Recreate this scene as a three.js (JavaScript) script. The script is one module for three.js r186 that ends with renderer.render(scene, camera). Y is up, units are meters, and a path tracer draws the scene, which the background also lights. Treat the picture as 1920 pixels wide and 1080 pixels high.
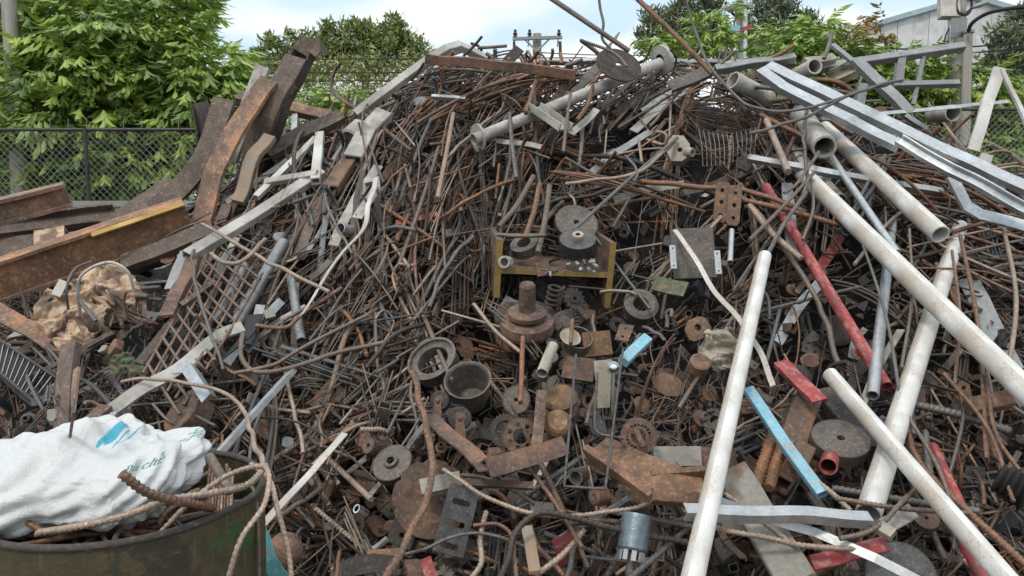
import * as THREE from 'three';
import { mergeGeometries } from 'three/addons/utils/BufferGeometryUtils.js';

// ---------- camera, sky, sun, exposure ----------
const F = 1450, PITCH = 5.9 * Math.PI / 180, EYE = 1.52, CP = Math.cos(PITCH), SP = Math.sin(PITCH);
const scene = new THREE.Scene();
const camera = new THREE.PerspectiveCamera(2 * Math.atan(540 / F) * 180 / Math.PI, 16 / 9, 0.05, 600);
camera.position.set(0, EYE, 0); camera.rotation.x = -PITCH; scene.add(camera);

function rng(seed) { let a = seed >>> 0; return () => { a = (a + 0x6D2B79F5) | 0; let t = Math.imul(a ^ (a >>> 15), 1 | a); t = (t + Math.imul(t ^ (t >>> 7), 61 | t)) ^ t; return ((t ^ (t >>> 14)) >>> 0) / 4294967296; }; }
const R = rng(7); const rr = (a, b) => a + (b - a) * R(); const pick = a => a[Math.floor(R() * a.length)];
const clamp = (x, a = 0, b = 1) => Math.min(b, Math.max(a, x)), mix = (a, b, t) => a + (b - a) * t, sst = (a, b, x) => { x = clamp((x - a) / (b - a)); return x * x * (3 - 2 * x); };
function hash3(x, y, z) { let h = (x * 374761393 + y * 668265263 + z * 2147483647) | 0; h = Math.imul(h ^ (h >>> 13), 1274126177); return ((h ^ (h >>> 16)) >>> 0) / 4294967296; }
function vnoise(x, y, px, py, s) { const xi = Math.floor(x), yi = Math.floor(y), fx = x - xi, fy = y - yi, u = fx * fx * (3 - 2 * fx), v = fy * fy * (3 - 2 * fy);
  const m = (a, p) => p ? ((a % p) + p) % p : a; const x0 = m(xi, px), x1 = m(xi + 1, px), y0 = m(yi, py), y1 = m(yi + 1, py);
  return mix(mix(hash3(x0, y0, s), hash3(x1, y0, s), u), mix(hash3(x0, y1, s), hash3(x1, y1, s), u), v); }
function fbm(x, y, px, py, s, o = 4) { let a = .5, f = 0, n = 0; for (let i = 0; i < o; i++) { f += a * vnoise(x, y, px, py, s + i * 17); n += a; a *= .5; x *= 2; y *= 2; px *= 2; py *= 2; } return f / n; }
function n3(x, y, z, s = 0) { const zi = Math.floor(z), f = z - zi, u = f * f * (3 - 2 * f); return mix(vnoise(x, y, 0, 0, s + zi * 31), vnoise(x, y, 0, 0, s + zi * 31 + 31), u); }

// the sky: bright thin overcast with blue showing between soft clouds, brighter overhead
{ const W = 1024, Hh = 512, d = new Float32Array(W * Hh * 4);
  for (let j = 0; j < Hh; j++) for (let i = 0; i < W; i++) {
    const el = (j + .5) / Hh * 180 - 90, e = Math.max(0, el) * Math.PI / 180, k = (j * W + i) * 4; let c;
    const u = i / W, cl = fbm(u * 14, (1.6 / (Math.tan(e) + .32)) * 1.1 + 3, 14, 0, 41, 6), cov = sst(.38, .52, cl);
    const sh = fbm(u * 22, (1.6 / (Math.tan(e) + .32)) * 2.2 + 9, 22, 0, 77, 4);
    const up = 1 + .6 * Math.sin(e);
    const blue = [.50, .67, .82], white = [.93, .95, .96].map(q => q * (0.84 + .26 * sh));
    c = blue.map((b, q) => mix(b, white[q], cov * .85 + .1) * up);
    if (el < 0) c = [.16, .15, .13];
    d[k] = c[0]; d[k + 1] = c[1]; d[k + 2] = c[2]; d[k + 3] = 1; }
  const t = new THREE.DataTexture(d, W, Hh, THREE.RGBAFormat, THREE.FloatType); t.mapping = THREE.EquirectangularReflectionMapping; t.magFilter = t.minFilter = THREE.LinearFilter; t.needsUpdate = true;
  scene.background = t; scene.environment = t; }
const sun = new THREE.DirectionalLight(0xfff3e2, 1.5); sun.position.set(-5, 14, 4.5); sun.target.position.set(0, 1, -4); sun.castShadow = true; sun.shadow.radius = 20;
Object.assign(sun.shadow.camera, { left: -14, right: 14, top: 14, bottom: -14, near: 1, far: 50 }); sun.shadow.mapSize.set(2048, 2048); scene.add(sun, sun.target);
const renderer = new THREE.WebGLRenderer({ antialias: true }); renderer.toneMapping = THREE.LinearToneMapping; renderer.toneMappingExposure = 1.12; renderer.shadowMap.enabled = true;

// ---------- where things lie: the heap's surface, pixels of the photograph turned to points on it ----------
const lerpT = (T, x) => { if (x <= T[0][0]) return T[0][1]; for (let i = 1; i < T.length; i++) if (x <= T[i][0]) { const a = T[i - 1], b = T[i]; return a[1] + (b[1] - a[1]) * (x - a[0]) / (b[0] - a[0]); } return T[T.length - 1][1]; };
const V = (x, y, z) => new THREE.Vector3(x, y, z);
const A = (px, py, d) => { const x = (px - 960) / F * d, y = (540 - py) / F * d; return V(x, EYE + y * CP - d * SP, -(d * CP + y * SP)); };
const CREST = [[-5.5, .9], [-4.2, 1.1], [-3.2, 1.25], [-2.5, 1.45], [-2, 2], [-1.1, 2.35], [-.55, 2.58], [1, 2.64], [2.2, 2.54], [3.5, 2.12], [4.2, 1.65], [6, 1.0]];
function H(x, z) { const c = lerpT(CREST, x), s = (-z - 2.1) / 3.9; if (s <= 0) return 0; if (s <= 1) return c * Math.pow(s, 1.1); return Math.max(0, c - (s - 1) * 3.9 * .7); }
function D(px, py) { let best = 5.9, bd = 9; for (let d = 1.9; d < 7.5; d += .03) { const p = A(px, py, d), g = p.y - H(p.x, p.z); if (g <= 0) return d; if (g < bd && d > 5) { bd = g; best = d; } } return best; }
const dep = (px, py, o = 0) => o >= 1.5 ? o : D(px, py) - o;            // third number of a point: below 1.5 it is height off the heap, else its distance
const P = (px, py, o = 0) => A(px, py, dep(px, py, o));
const OUT = V(0, .62, .78);                                           // the way the heap's face looks

// ---------- naming ----------
const used = new Map();
function numbered(n) { const k = used.get(n) || 0; used.set(n, k + 1); return k ? `${n}_${String(k).padStart(3, '0')}` : n; }
function tag(o, label, category, group, kind) { o.userData.label = label; if (category) o.userData.category = category; if (group) o.userData.group = group; if (kind) o.userData.kind = kind; return o; }
function thing(name, label, category, pos = V(0, 0, 0), group) { const o = new THREE.Group(); o.name = numbered(name); o.position.copy(pos); scene.add(o); return tag(o, label, category, group); }
function part(name, geo, mat, parent, label) { const m = new THREE.Mesh(geo, mat); m.name = name; parent.add(m); if (label) m.userData.label = label; return m; }
function solo(name, geo, mat, label, category, group) {                // a thing of one mesh, its origin moved to the middle of its base
  geo.computeBoundingBox(); const b = geo.boundingBox, c = V((b.min.x + b.max.x) / 2, b.min.y, (b.min.z + b.max.z) / 2); geo.translate(-c.x, -c.y, -c.z);
  const m = new THREE.Mesh(geo, mat); m.name = numbered(name); m.position.copy(c); scene.add(m); return tag(m, label, category, group); }
function struct(name, geo, mat, label) { const m = new THREE.Mesh(geo, mat); m.name = name; scene.add(m); return tag(m, label, null, null, 'structure'); }

// ---------- geometry ----------
class Buf { constructor() { this.p = []; this.n = []; this.u = []; }
  v(p, n, u) { this.p.push(p.x, p.y, p.z); this.n.push(n.x, n.y, n.z); this.u.push(u[0], u[1]); }
  tri(a, b, c, ua, ub, uc) { const n = V().subVectors(b, a).cross(V().subVectors(c, a)).normalize(); this.v(a, n, ua); this.v(b, n, ub); this.v(c, n, uc); }
  quad(a, b, c, d, ua, ub, uc, ud) { this.tri(a, b, c, ua, ub, uc); this.tri(a, c, d, ua, uc, ud); }
  geo() { const g = new THREE.BufferGeometry(); g.setAttribute('position', new THREE.Float32BufferAttribute(this.p, 3)); g.setAttribute('normal', new THREE.Float32BufferAttribute(this.n, 3)); g.setAttribute('uv', new THREE.Float32BufferAttribute(this.u, 2)); return g; } }
function smoothPath(pts, step = .02) { const c = new THREE.CatmullRomCurve3(pts, false, 'centripetal'); const L = c.getLength(), n = Math.max(4, Math.round(L / step)); return c.getSpacedPoints(n); }
function subdiv(pts, step) { const o = [pts[0]]; for (let i = 1; i < pts.length; i++) { const n = Math.max(1, Math.round(pts[i].distanceTo(pts[i - 1]) / step)); for (let k = 1; k <= n; k++) o.push(pts[i - 1].clone().lerp(pts[i], k / n)); } return o; }
function frames(pts, up) { const n = pts.length, T = [], Y = []; for (let i = 0; i < n; i++) T.push(V().subVectors(pts[Math.min(n - 1, i + 1)], pts[Math.max(0, i - 1)]).normalize());
  let y = up.clone().addScaledVector(T[0], -up.dot(T[0])); if (y.lengthSq() < 1e-4) y = V(1, 0, .3).addScaledVector(T[0], -T[0].x); y.normalize();
  for (let i = 0; i < n; i++) { y = y.clone().addScaledVector(T[i], -y.dot(T[i])).normalize(); Y.push(y); } return { T, Y, X: T.map((t, i) => V().crossVectors(Y[i], t)) }; }
function subdivSmooth(pts) { const q = smoothPath(pts, .09); return q.map((p, i) => i && i < q.length - 1 ? p.clone().add(V((n3(i * .9, p.x * 5, 1, 3) - .5) * .016, (n3(i * .9, p.y * 5, 2, 3) - .5) * .016, (n3(i * .9, p.z * 5, 3, 3) - .5) * .016)) : p); }
// a round bar; ribs > 0 gives rolled ribs that far apart
function rodGeo(pts, r, { ribs = 0, sides = 7, smooth = true, step } = {}) {
  if (ribs && smooth && pts.length > 3) { const L0 = subdivSmooth(pts); pts = L0; } if (ribs) pts = smooth ? smoothPath(pts, ribs / 3) : subdiv(pts, ribs / 3); else if (smooth && pts.length > 2) pts = smoothPath(pts, step || Math.max(.012, r * 2)); else if (!smooth) pts = subdiv(pts, .06);
  const { X, Y, T } = frames(pts, OUT), pos = [], nor = [], uv = [], idx = []; let s = 0; const n = pts.length, S = sides + 1;
  for (let i = 0; i < n; i++) { if (i) s += pts[i].distanceTo(pts[i - 1]);
    for (let k = 0; k <= sides; k++) { const a = k / sides * Math.PI * 2, c = Math.cos(a), d = Math.sin(a); const dir = X[i].clone().multiplyScalar(c).addScaledVector(Y[i], d);
      let q = r; if (ribs) { const ph = (i + Math.round(Math.abs(d) * 1.4)) % 3; q = ph === 0 ? r * 1.16 : r * .9; }
      const p = pts[i].clone().addScaledVector(dir, q); pos.push(p.x, p.y, p.z); nor.push(dir.x, dir.y, dir.z); uv.push(s, k / sides * r * 6.28); } }
  for (let i = 0; i < n - 1; i++) for (let k = 0; k < sides; k++) { const a = i * S + k, b = a + 1, c = a + S, d = c + 1; idx.push(a, b, c, b, d, c); }
  for (const [i, sg] of [[0, -1], [n - 1, 1]]) { const b0 = pos.length / 3; pos.push(pts[i].x, pts[i].y, pts[i].z); nor.push(T[i].x * sg, T[i].y * sg, T[i].z * sg); uv.push(0, 0);
    for (let k = 0; k <= sides; k++) { const j = (i * S + k) * 3; pos.push(pos[j], pos[j + 1], pos[j + 2]); nor.push(T[i].x * sg, T[i].y * sg, T[i].z * sg); uv.push(pos[j], pos[j + 1]); }
    for (let k = 0; k < sides; k++) sg > 0 ? idx.push(b0, b0 + 1 + k, b0 + 2 + k) : idx.push(b0, b0 + 2 + k, b0 + 1 + k); }
  const g = new THREE.BufferGeometry(); g.setAttribute('position', new THREE.Float32BufferAttribute(pos, 3)); g.setAttribute('normal', new THREE.Float32BufferAttribute(nor, 3)); g.setAttribute('uv', new THREE.Float32BufferAttribute(uv, 2)); g.setIndex(idx);
  if (ribs) g.computeVertexNormals(); return g; }
// revolve [r, h] pairs about z (h along +z); every stretch flat along the profile and smooth around
function lathe(prof, segs = 28) { const pos = [], nor = [], uv = [], idx = []; let v = 0;
  for (let i = 0; i < prof.length - 1; i++) { const [r0, h0] = prof[i], [r1, h1] = prof[i + 1], dr = r1 - r0, dh = h1 - h0, L = Math.hypot(dr, dh) || 1e-9, nr = dh / L, nh = -dr / L, b = pos.length / 3, rm = Math.max(r0, r1);
    for (let k = 0; k <= segs; k++) { const a = k / segs * Math.PI * 2, c = Math.cos(a), s = Math.sin(a);
      for (const [r, h, w] of [[r0, h0, v], [r1, h1, v + L]]) { pos.push(c * r, s * r, h); nor.push(nr * c, nr * s, nh); uv.push(a * rm, w); } }
    for (let k = 0; k < segs; k++) { const q = b + k * 2; idx.push(q, q + 2, q + 1, q + 1, q + 2, q + 3); } v += L; }
  const g = new THREE.BufferGeometry(); g.setAttribute('position', new THREE.Float32BufferAttribute(pos, 3)); g.setAttribute('normal', new THREE.Float32BufferAttribute(nor, 3)); g.setAttribute('uv', new THREE.Float32BufferAttribute(uv, 2)); g.setIndex(idx); return g; }
const area2 = p => p.reduce((s, a, i) => { const b = p[(i + 1) % p.length]; return s + a[0] * b[1] - b[0] * a[1]; }, 0);
// draw a profile (x across, y outwards) along a path with mitred corners; hole makes it hollow
function sweep(profile, pts, { roll = 0, up = OUT, hole, smooth = false, wob = 0, seed = 1, twist = 0 } = {}) {
  if (smooth) pts = smoothPath(pts, .03); else if (wob || twist) pts = subdiv(pts, .06);
  if (wob) { const r = rng(seed * 99 + 5), ph = [r() * 9, r() * 9, r() * 9]; let s = 0; pts = pts.map((p, i) => { if (i) s += p.distanceTo(pts[i - 1]); return p.clone().add(V((n3(s * 6 + ph[0], 3, 1) - .5) * wob, (n3(s * 6 + ph[1], 7, 2) - .5) * wob, (n3(s * 6 + ph[2], 9, 3) - .5) * wob)); }); }
  if (area2(profile) < 0) profile = profile.slice().reverse(); if (hole && area2(hole) < 0) hole = hole.slice().reverse();
  const { X, Y, T } = frames(pts, up), n = pts.length, rings = [], holes = []; let s = 0; const S = [];
  for (let i = 0; i < n; i++) { if (i) s += pts[i].distanceTo(pts[i - 1]); S.push(s); const a = roll + twist * i / n, c = Math.cos(a), d = Math.sin(a);
    const seg = i ? V().subVectors(pts[i], pts[i - 1]).normalize() : T[0];
    const put = q => { const x = q[0] * c - q[1] * d, y = q[0] * d + q[1] * c; const o = X[i].clone().multiplyScalar(x).addScaledVector(Y[i], y);
      if (i && i < n - 1) { const den = 1 + seg.dot(V().subVectors(pts[i + 1], pts[i]).normalize()); const bi = V().subVectors(pts[i + 1], pts[i]).normalize().sub(seg); const b2 = bi.lengthSq(); if (b2 > 1e-3 && den > .25) o.addScaledVector(bi, o.dot(bi) / b2 * (1 / Math.sqrt(den / 2) - 1)); }
      return pts[i].clone().add(o); };
    rings.push(profile.map(put)); if (hole) holes.push(hole.map(put)); }
  const B = new Buf(); const side = (Rg, prof, flip) => { let w = 0; for (let k = 0; k < prof.length; k++) { const k2 = (k + 1) % prof.length, L = Math.hypot(prof[k2][0] - prof[k][0], prof[k2][1] - prof[k][1]);
      for (let i = 0; i < n - 1; i++) { const a = Rg[i][k], b = Rg[i][k2], c = Rg[i + 1][k2], e = Rg[i + 1][k], ua = [S[i], w], ub = [S[i], w + L], uc = [S[i + 1], w + L], ue = [S[i + 1], w]; flip ? B.quad(b, a, e, c, ub, ua, ue, uc) : B.quad(a, b, c, e, ua, ub, uc, ue); } w += L; } };
  side(rings, profile, false); if (hole) side(holes, hole, true);
  const c2 = profile.map(q => new THREE.Vector2(q[0], q[1])), h2 = hole ? hole.slice().reverse().map(q => new THREE.Vector2(q[0], q[1])) : null;
  const F2 = THREE.ShapeUtils.triangulateShape(c2, h2 ? [h2] : []);
  for (const [i, f] of [[0, true], [n - 1, false]]) { const all = rings[i].concat(hole ? holes[i].slice().reverse() : []), fl = profile.concat(hole ? hole.slice().reverse() : []);
    for (const [a, b, c] of F2) f ? B.tri(all[a], all[c], all[b], fl[a], fl[c], fl[b]) : B.tri(all[a], all[b], all[c], fl[a], fl[b], fl[c]); }
  return B.geo(); }
const flat = (w, t) => [[-w / 2, 0], [w / 2, 0], [w / 2, t], [-w / 2, t]];
const angle = (w, h, t) => [[-w / 2, 0], [w / 2, 0], [w / 2, -h], [w / 2 - t, -h], [w / 2 - t, -t], [-w / 2, -t]];
const channel = (w, h, t) => [[-w / 2, 0], [w / 2, 0], [w / 2, -h], [w / 2 - t, -h], [w / 2 - t, -t], [-w / 2 + t, -t], [-w / 2 + t, -h], [-w / 2, -h]];
const trough = (w, h, t) => channel(w, h, t).map(q => [q[0], -q[1]]);   // a channel seen into its open side
const ibeam = (w, h, f, b) => { const a = h / 2; return [[-w / 2, -a], [w / 2, -a], [w / 2, -a + f], [b / 2, -a + f], [b / 2, a - f], [w / 2, a - f], [w / 2, a], [-w / 2, a], [-w / 2, a - f], [-b / 2, a - f], [-b / 2, -a + f], [-w / 2, -a + f]]; };
const rect = (w, h) => { const c = Math.min(w, h) * .07; return [[-w / 2 + c, -h / 2], [w / 2 - c, -h / 2], [w / 2, -h / 2 + c], [w / 2, h / 2 - c], [w / 2 - c, h / 2], [-w / 2 + c, h / 2], [-w / 2, h / 2 - c], [-w / 2, -h / 2 + c]]; };
function extrude(shape, th, bevel = .0015, cs = 12) { const g = new THREE.ExtrudeGeometry(shape, { depth: th - 2 * bevel, bevelEnabled: bevel > 0, bevelSize: bevel, bevelThickness: bevel, bevelSegments: 1, curveSegments: cs }); g.translate(0, 0, -th / 2 + bevel); return g; }
function circ(r, x = 0, y = 0) { const p = new THREE.Path(); p.absarc(x, y, r, 0, Math.PI * 2, true); return p; }
function gearShape(r, teeth, depth, hole, holes = []) { const s = new THREE.Shape(), st = Math.PI * 2 / teeth; for (let i = 0; i < teeth; i++) { const a = i * st; [[0, r - depth], [.22, r - depth], [.36, r], [.72, r], [.86, r - depth]].forEach(([f, q], k) => { const x = Math.cos(a + f * st) * q, y = Math.sin(a + f * st) * q; i || k ? s.lineTo(x, y) : s.moveTo(x, y); }); } s.closePath(); if (hole) s.holes.push(circ(hole)); for (const [x, y, q] of holes) s.holes.push(circ(q, x, y)); return s; }
function polyShape(pts, holes = []) { const s = new THREE.Shape(); pts.forEach((p, i) => i ? s.lineTo(p[0], p[1]) : s.moveTo(p[0], p[1])); s.closePath(); for (const [x, y, q] of holes) s.holes.push(circ(q, x, y)); return s; }
const roundRect = (w, h) => polyShape([[-w / 2, -h / 2], [w / 2, -h / 2], [w / 2, h / 2], [-w / 2, h / 2]]);
const Zax = V(0, 0, 1);
function aim(o, n, spin = 0) { o.quaternion.setFromUnitVectors(Zax, V(...n).normalize()); o.rotateZ(spin); return o; }
function merge(list) { return mergeGeometries(list.map(g => { const q = g.index ? g.toNonIndexed() : g; for (const k of Object.keys(q.attributes)) if (!['position', 'normal', 'uv'].includes(k)) q.deleteAttribute(k); return q; })); }
function helix(r, wire, turns, len, mat) { const pts = []; for (let i = 0; i <= turns * 14; i++) { const a = i / 14 * Math.PI * 2; pts.push(V(Math.cos(a) * r, Math.sin(a) * r, i / (turns * 14) * len)); } return rodGeo(pts, wire, { sides: 8, step: .012 }); }
// facets of something crumpled: a sum of triangle waves in many directions, sharp along the creases
function creases(seed, n, f0, f1) { const r = rng(seed), K = Array.from({ length: n }, () => { const a = r() * 6.28, f = mix(f0, f1, r()); return [Math.cos(a) * f, Math.sin(a) * f, r() * 9, .5 + r()]; }); return (x, y) => { let s = 0, w = 0; for (const [a, b, p, q] of K) { const t = a * x + b * y + p + 1.1 * n3(x * f0 * .8 + p, y * f0 * .8, 3, seed), z = Math.abs(((t % 1) + 1) % 1 - .5) * 2; s += z * q * (1.2 - z * .3); w += q; } return s / w - .5; }; }
function crumple(w, h, nx, ny, f, mask) { const B = new Buf(), g = []; for (let j = 0; j <= ny; j++) { g.push([]); for (let i = 0; i <= nx; i++) { const x = (i / nx - .5) * w, y = (j / ny - .5) * h, d = f(x, y); g[j].push(V(x + d[0], y + d[1], d[2])); } }
  const pos = [], uv = [], idx = []; for (let j = 0; j <= ny; j++) for (let i = 0; i <= nx; i++) { const p = g[j][i]; pos.push(p.x, p.y, p.z); uv.push(i / nx * w, j / ny * h); }
  for (let j = 0; j < ny; j++) for (let i = 0; i < nx; i++) { if (mask && !mask(((i + .5) / nx - .5) * w, ((j + .5) / ny - .5) * h)) continue; const a = j * (nx + 1) + i, b = a + 1, c = a + nx + 1, d = c + 1; idx.push(a, b, c, b, d, c); }
  const q = new THREE.BufferGeometry(); q.setAttribute('position', new THREE.Float32BufferAttribute(pos, 3)); q.setAttribute('uv', new THREE.Float32BufferAttribute(uv, 2)); q.setIndex(idx); q.computeVertexNormals(); return q; }

// ---------- materials ----------
const enc = v => Math.round(255 * Math.pow(clamp(v), 1 / 2.2));
function tex(n, fn, srgb = true) { const d = new Uint8Array(n * n * 4); for (let j = 0; j < n; j++) for (let i = 0; i < n; i++) { const c = fn(i / n, j / n), k = (j * n + i) * 4; for (let q = 0; q < 3; q++) d[k + q] = srgb ? enc(c[q]) : clamp(c[q]) * 255; d[k + 3] = 255; }
  const t = new THREE.DataTexture(d, n, n); t.wrapS = t.wrapT = THREE.RepeatWrapping; t.magFilter = THREE.LinearFilter; t.minFilter = THREE.LinearMipmapLinearFilter; t.generateMipmaps = true; if (srgb) t.colorSpace = THREE.SRGBColorSpace; t.needsUpdate = true; return t; }
const rep = (t, x, y = x) => { const c = t.clone(); c.repeat.set(x, y); c.needsUpdate = true; return c; };
const m3 = (a, b, t) => [mix(a[0], b[0], t), mix(a[1], b[1], t), mix(a[2], b[2], t)];
const rustTex = (c0, c1, c2, k, s, dust = .1) => tex(512, (u, v) => { const a = fbm(u * 4, v * 4, 4, 4, s, 6), b = fbm(u * 18, v * 18, 18, 18, s + 5, 4), e = fbm(u * 70, v * 70, 70, 70, s + 9, 2), z = fbm(u * 55, v * 55, 55, 55, s + 13, 3);
  let c = m3(c0, c1, sst(.25, .75, a * .65 + b * .35)); c = m3(c, c2, sst(k, k + .22, b * .55 + a * .45) * .75); c = m3(c, [.34, .31, .28], sst(.56, .8, z * .6 + e * .4) * dust * 1.3); const g = .68 + .64 * e; return c.map(q => q * g); });
const TX = {
  bump: tex(512, (u, v) => { const a = fbm(u * 30, v * 30, 30, 30, 3, 4), b = fbm(u * 6, v * 6, 6, 6, 8, 4); const q = a * .6 + b * .4; return [q, q, q]; }, false),
  rib: tex(64, (u, v) => { const p = (u + v) % 1, q = sst(.2, .4, p) - sst(.6, .8, p); return [q, q, q]; }, false),
  rust: rustTex([.06, .04, .03], [.145, .088, .062], [.21, .105, .058], .5, 11, .16),
  rustO: rustTex([.105, .06, .038], [.20, .115, .068], [.27, .14, .07], .5, 23, .2),
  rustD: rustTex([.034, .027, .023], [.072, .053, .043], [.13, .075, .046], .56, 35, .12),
  rustG: rustTex([.07, .058, .05], [.13, .108, .092], [.16, .095, .06], .58, 51, .18),
  steel: rustTex([.06, .058, .057], [.125, .12, .115], [.14, .1, .07], .62, 63, .14),
  galv: tex(512, (u, v) => { const a = fbm(u * 26, v * 26, 26, 26, 5, 2), b = fbm(u * 5, v * 5, 5, 5, 6, 4), c = hash3(Math.floor(u * 90 + a * 4), Math.floor(v * 90 + b * 4), 5); const g = .56 + .2 * (a - .5) + .09 * (c - .5) + .2 * (b - .5); return [g * .985, g * 1.0, g * 1.015]; }),
  white: tex(512, (u, v) => { const a = fbm(u * 3, v * 6, 3, 6, 71, 6), b = fbm(u * 90, v * 90, 90, 90, 72, 3), e = fbm(u * 16, v * 120, 16, 120, 74, 3), r = fbm(u * 4, v * 4, 4, 4, 79, 4); let c = m3([.62, .615, .595], [.42, .395, .35], sst(.3, .75, a)); c = m3(c, [.2, .15, .1], sst(.58, .76, b) * sst(.34, .66, r) * .5); c = m3(c, [.36, .26, .17], sst(.52, .72, r) * .35); return m3(c, [.4, .38, .35], sst(.56, .85, e) * .3); }),
  grime: tex(512, (u, v) => { const a = fbm(u * 4, v * 4, 4, 4, 81, 5), b = fbm(u * 30, v * 30, 30, 30, 82, 3); let c = m3([.44, .43, .40], [.26, .245, .22], sst(.3, .7, a)); return m3(c, [.2, .14, .1], sst(.58, .8, b) * .5); }),
  red: tex(512, (u, v) => { const a = fbm(u * 4, v * 10, 4, 10, 91, 5), b = fbm(u * 20, v * 30, 20, 30, 92, 3); const e = fbm(u * 60, v * 60, 60, 60, 95, 2); let c = m3([.33, .04, .042], [.2, .03, .03], sst(.35, .7, a)); c = m3(c, [.34, .22, .19], sst(.5, .72, b) * .55); c = m3(c, [.11, .065, .05], sst(.6, .68, a * .6 + b * .4)); return c.map(q => q * (.8 + .4 * e)); }),
  blue: tex(512, (u, v) => { const a = fbm(u * 5, v * 5, 5, 5, 101, 5), b = fbm(u * 24, v * 24, 24, 24, 102, 3); const e = fbm(u * 60, v * 60, 60, 60, 105, 2); let c = m3([.21, .45, .56], [.15, .35, .45], a); c = m3(c, [.24, .19, .15], sst(.58, .68, b * .6 + a * .4) * .8); c = m3(c, [.4, .5, .54], sst(.5, .75, b) * .4); return c.map(q => q * (.84 + .32 * e)); }),
  drum: tex(512, (u, v) => { const a = fbm(u * 4, v * 4, 4, 4, 111, 5), b = fbm(u * 9, v * 14, 9, 14, 113, 4), e = fbm(u * 60, v * 6, 60, 6, 114, 2); let c = m3([.055, .05, .038], [.1, .075, .05], sst(.3, .7, a)); c = m3(c, [.06, .11, .045], sst(.68, .74, b)); c = m3(c, [.16, .16, .13], sst(.76, .84, e) * .5); const h = fbm(u * 30, v * 30, 30, 30, 118, 3); c = m3(c, [.13, .075, .045], sst(.55, .7, h) * .7); return c.map(q => q * (.75 + .5 * h)); }),
  sack: tex(256, (u, v) => { const w = ((Math.floor(u * 64) + Math.floor(v * 64)) % 2) * .06, a = fbm(u * 6, v * 6, 6, 6, 121, 4); const g = .8 - w - .08 * a; return [g * .98, g, g * 1.02]; }),
  kraft: tex(256, (u, v) => { const a = fbm(u * 5, v * 5, 5, 5, 131, 5), b = fbm(u * 50, v * 50, 50, 50, 132, 2); const st = fbm(u * 3, v * 3, 3, 3, 137, 5); return m3(m3([.52, .38, .26], [.36, .25, .16], sst(.35, .7, a)), [.13, .085, .06], sst(.52, .66, st) * .85).map(q => q * (.85 + .3 * b)); }),
  wood: tex(512, (u, v) => { const a = fbm(u * 3, v * 40, 3, 40, 141, 4), b = fbm(u * 6, v * 6, 6, 6, 142, 4); return m3(m3([.16, .13, .1], [.31, .27, .22], a), [.3, .18, .1], sst(.5, .7, b) * .6); }),
  worn: tex(512, (u, v) => { const a = fbm(u * 3, v * 12, 3, 12, 171, 5), b = fbm(u * 5, v * 9, 5, 9, 172, 5), e = fbm(u * 60, v * 60, 60, 60, 173, 2); let c = m3([.27, .265, .23], [.17, .155, .125], a); c = m3(c, [.2, .105, .06], sst(.5, .66, b) * .8); return c.map(q => q * (.8 + .4 * e)); }),
  conc: tex(512, (u, v) => { const a = fbm(u * 5, v * 5, 5, 5, 151, 5), b = fbm(u * 40, v * 40, 40, 40, 152, 3); const g = .3 + .16 * (a - .5) + .12 * (b - .5); return [g, g * .98, g * .93]; }),
  dirt: tex(512, (u, v) => { const a = fbm(u * 6, v * 6, 6, 6, 161, 5), b = fbm(u * 50, v * 50, 50, 50, 162, 3); return m3([.09, .07, .055], [.2, .17, .14], a * .6 + b * .4); }),
};
const mats = [];
function mk(t, x, o = {}) { const m = new THREE.MeshStandardMaterial({ map: rep(t, x, o.y || x), roughness: o.rough ?? .8, metalness: o.metal ?? 0, side: THREE.DoubleSide }); if (o.color) m.color.setRGB(...o.color); const bs = o.bump ?? .0012; if (bs) { m.bumpMap = BUMP; m.bumpScale = bs; } if (o.rib) { m.bumpMap = RIB; m.bumpScale = .0016; } return m; }
const BUMP = rep(TX.bump, 5), RIB = rep(TX.rib, 85, 34);
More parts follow.
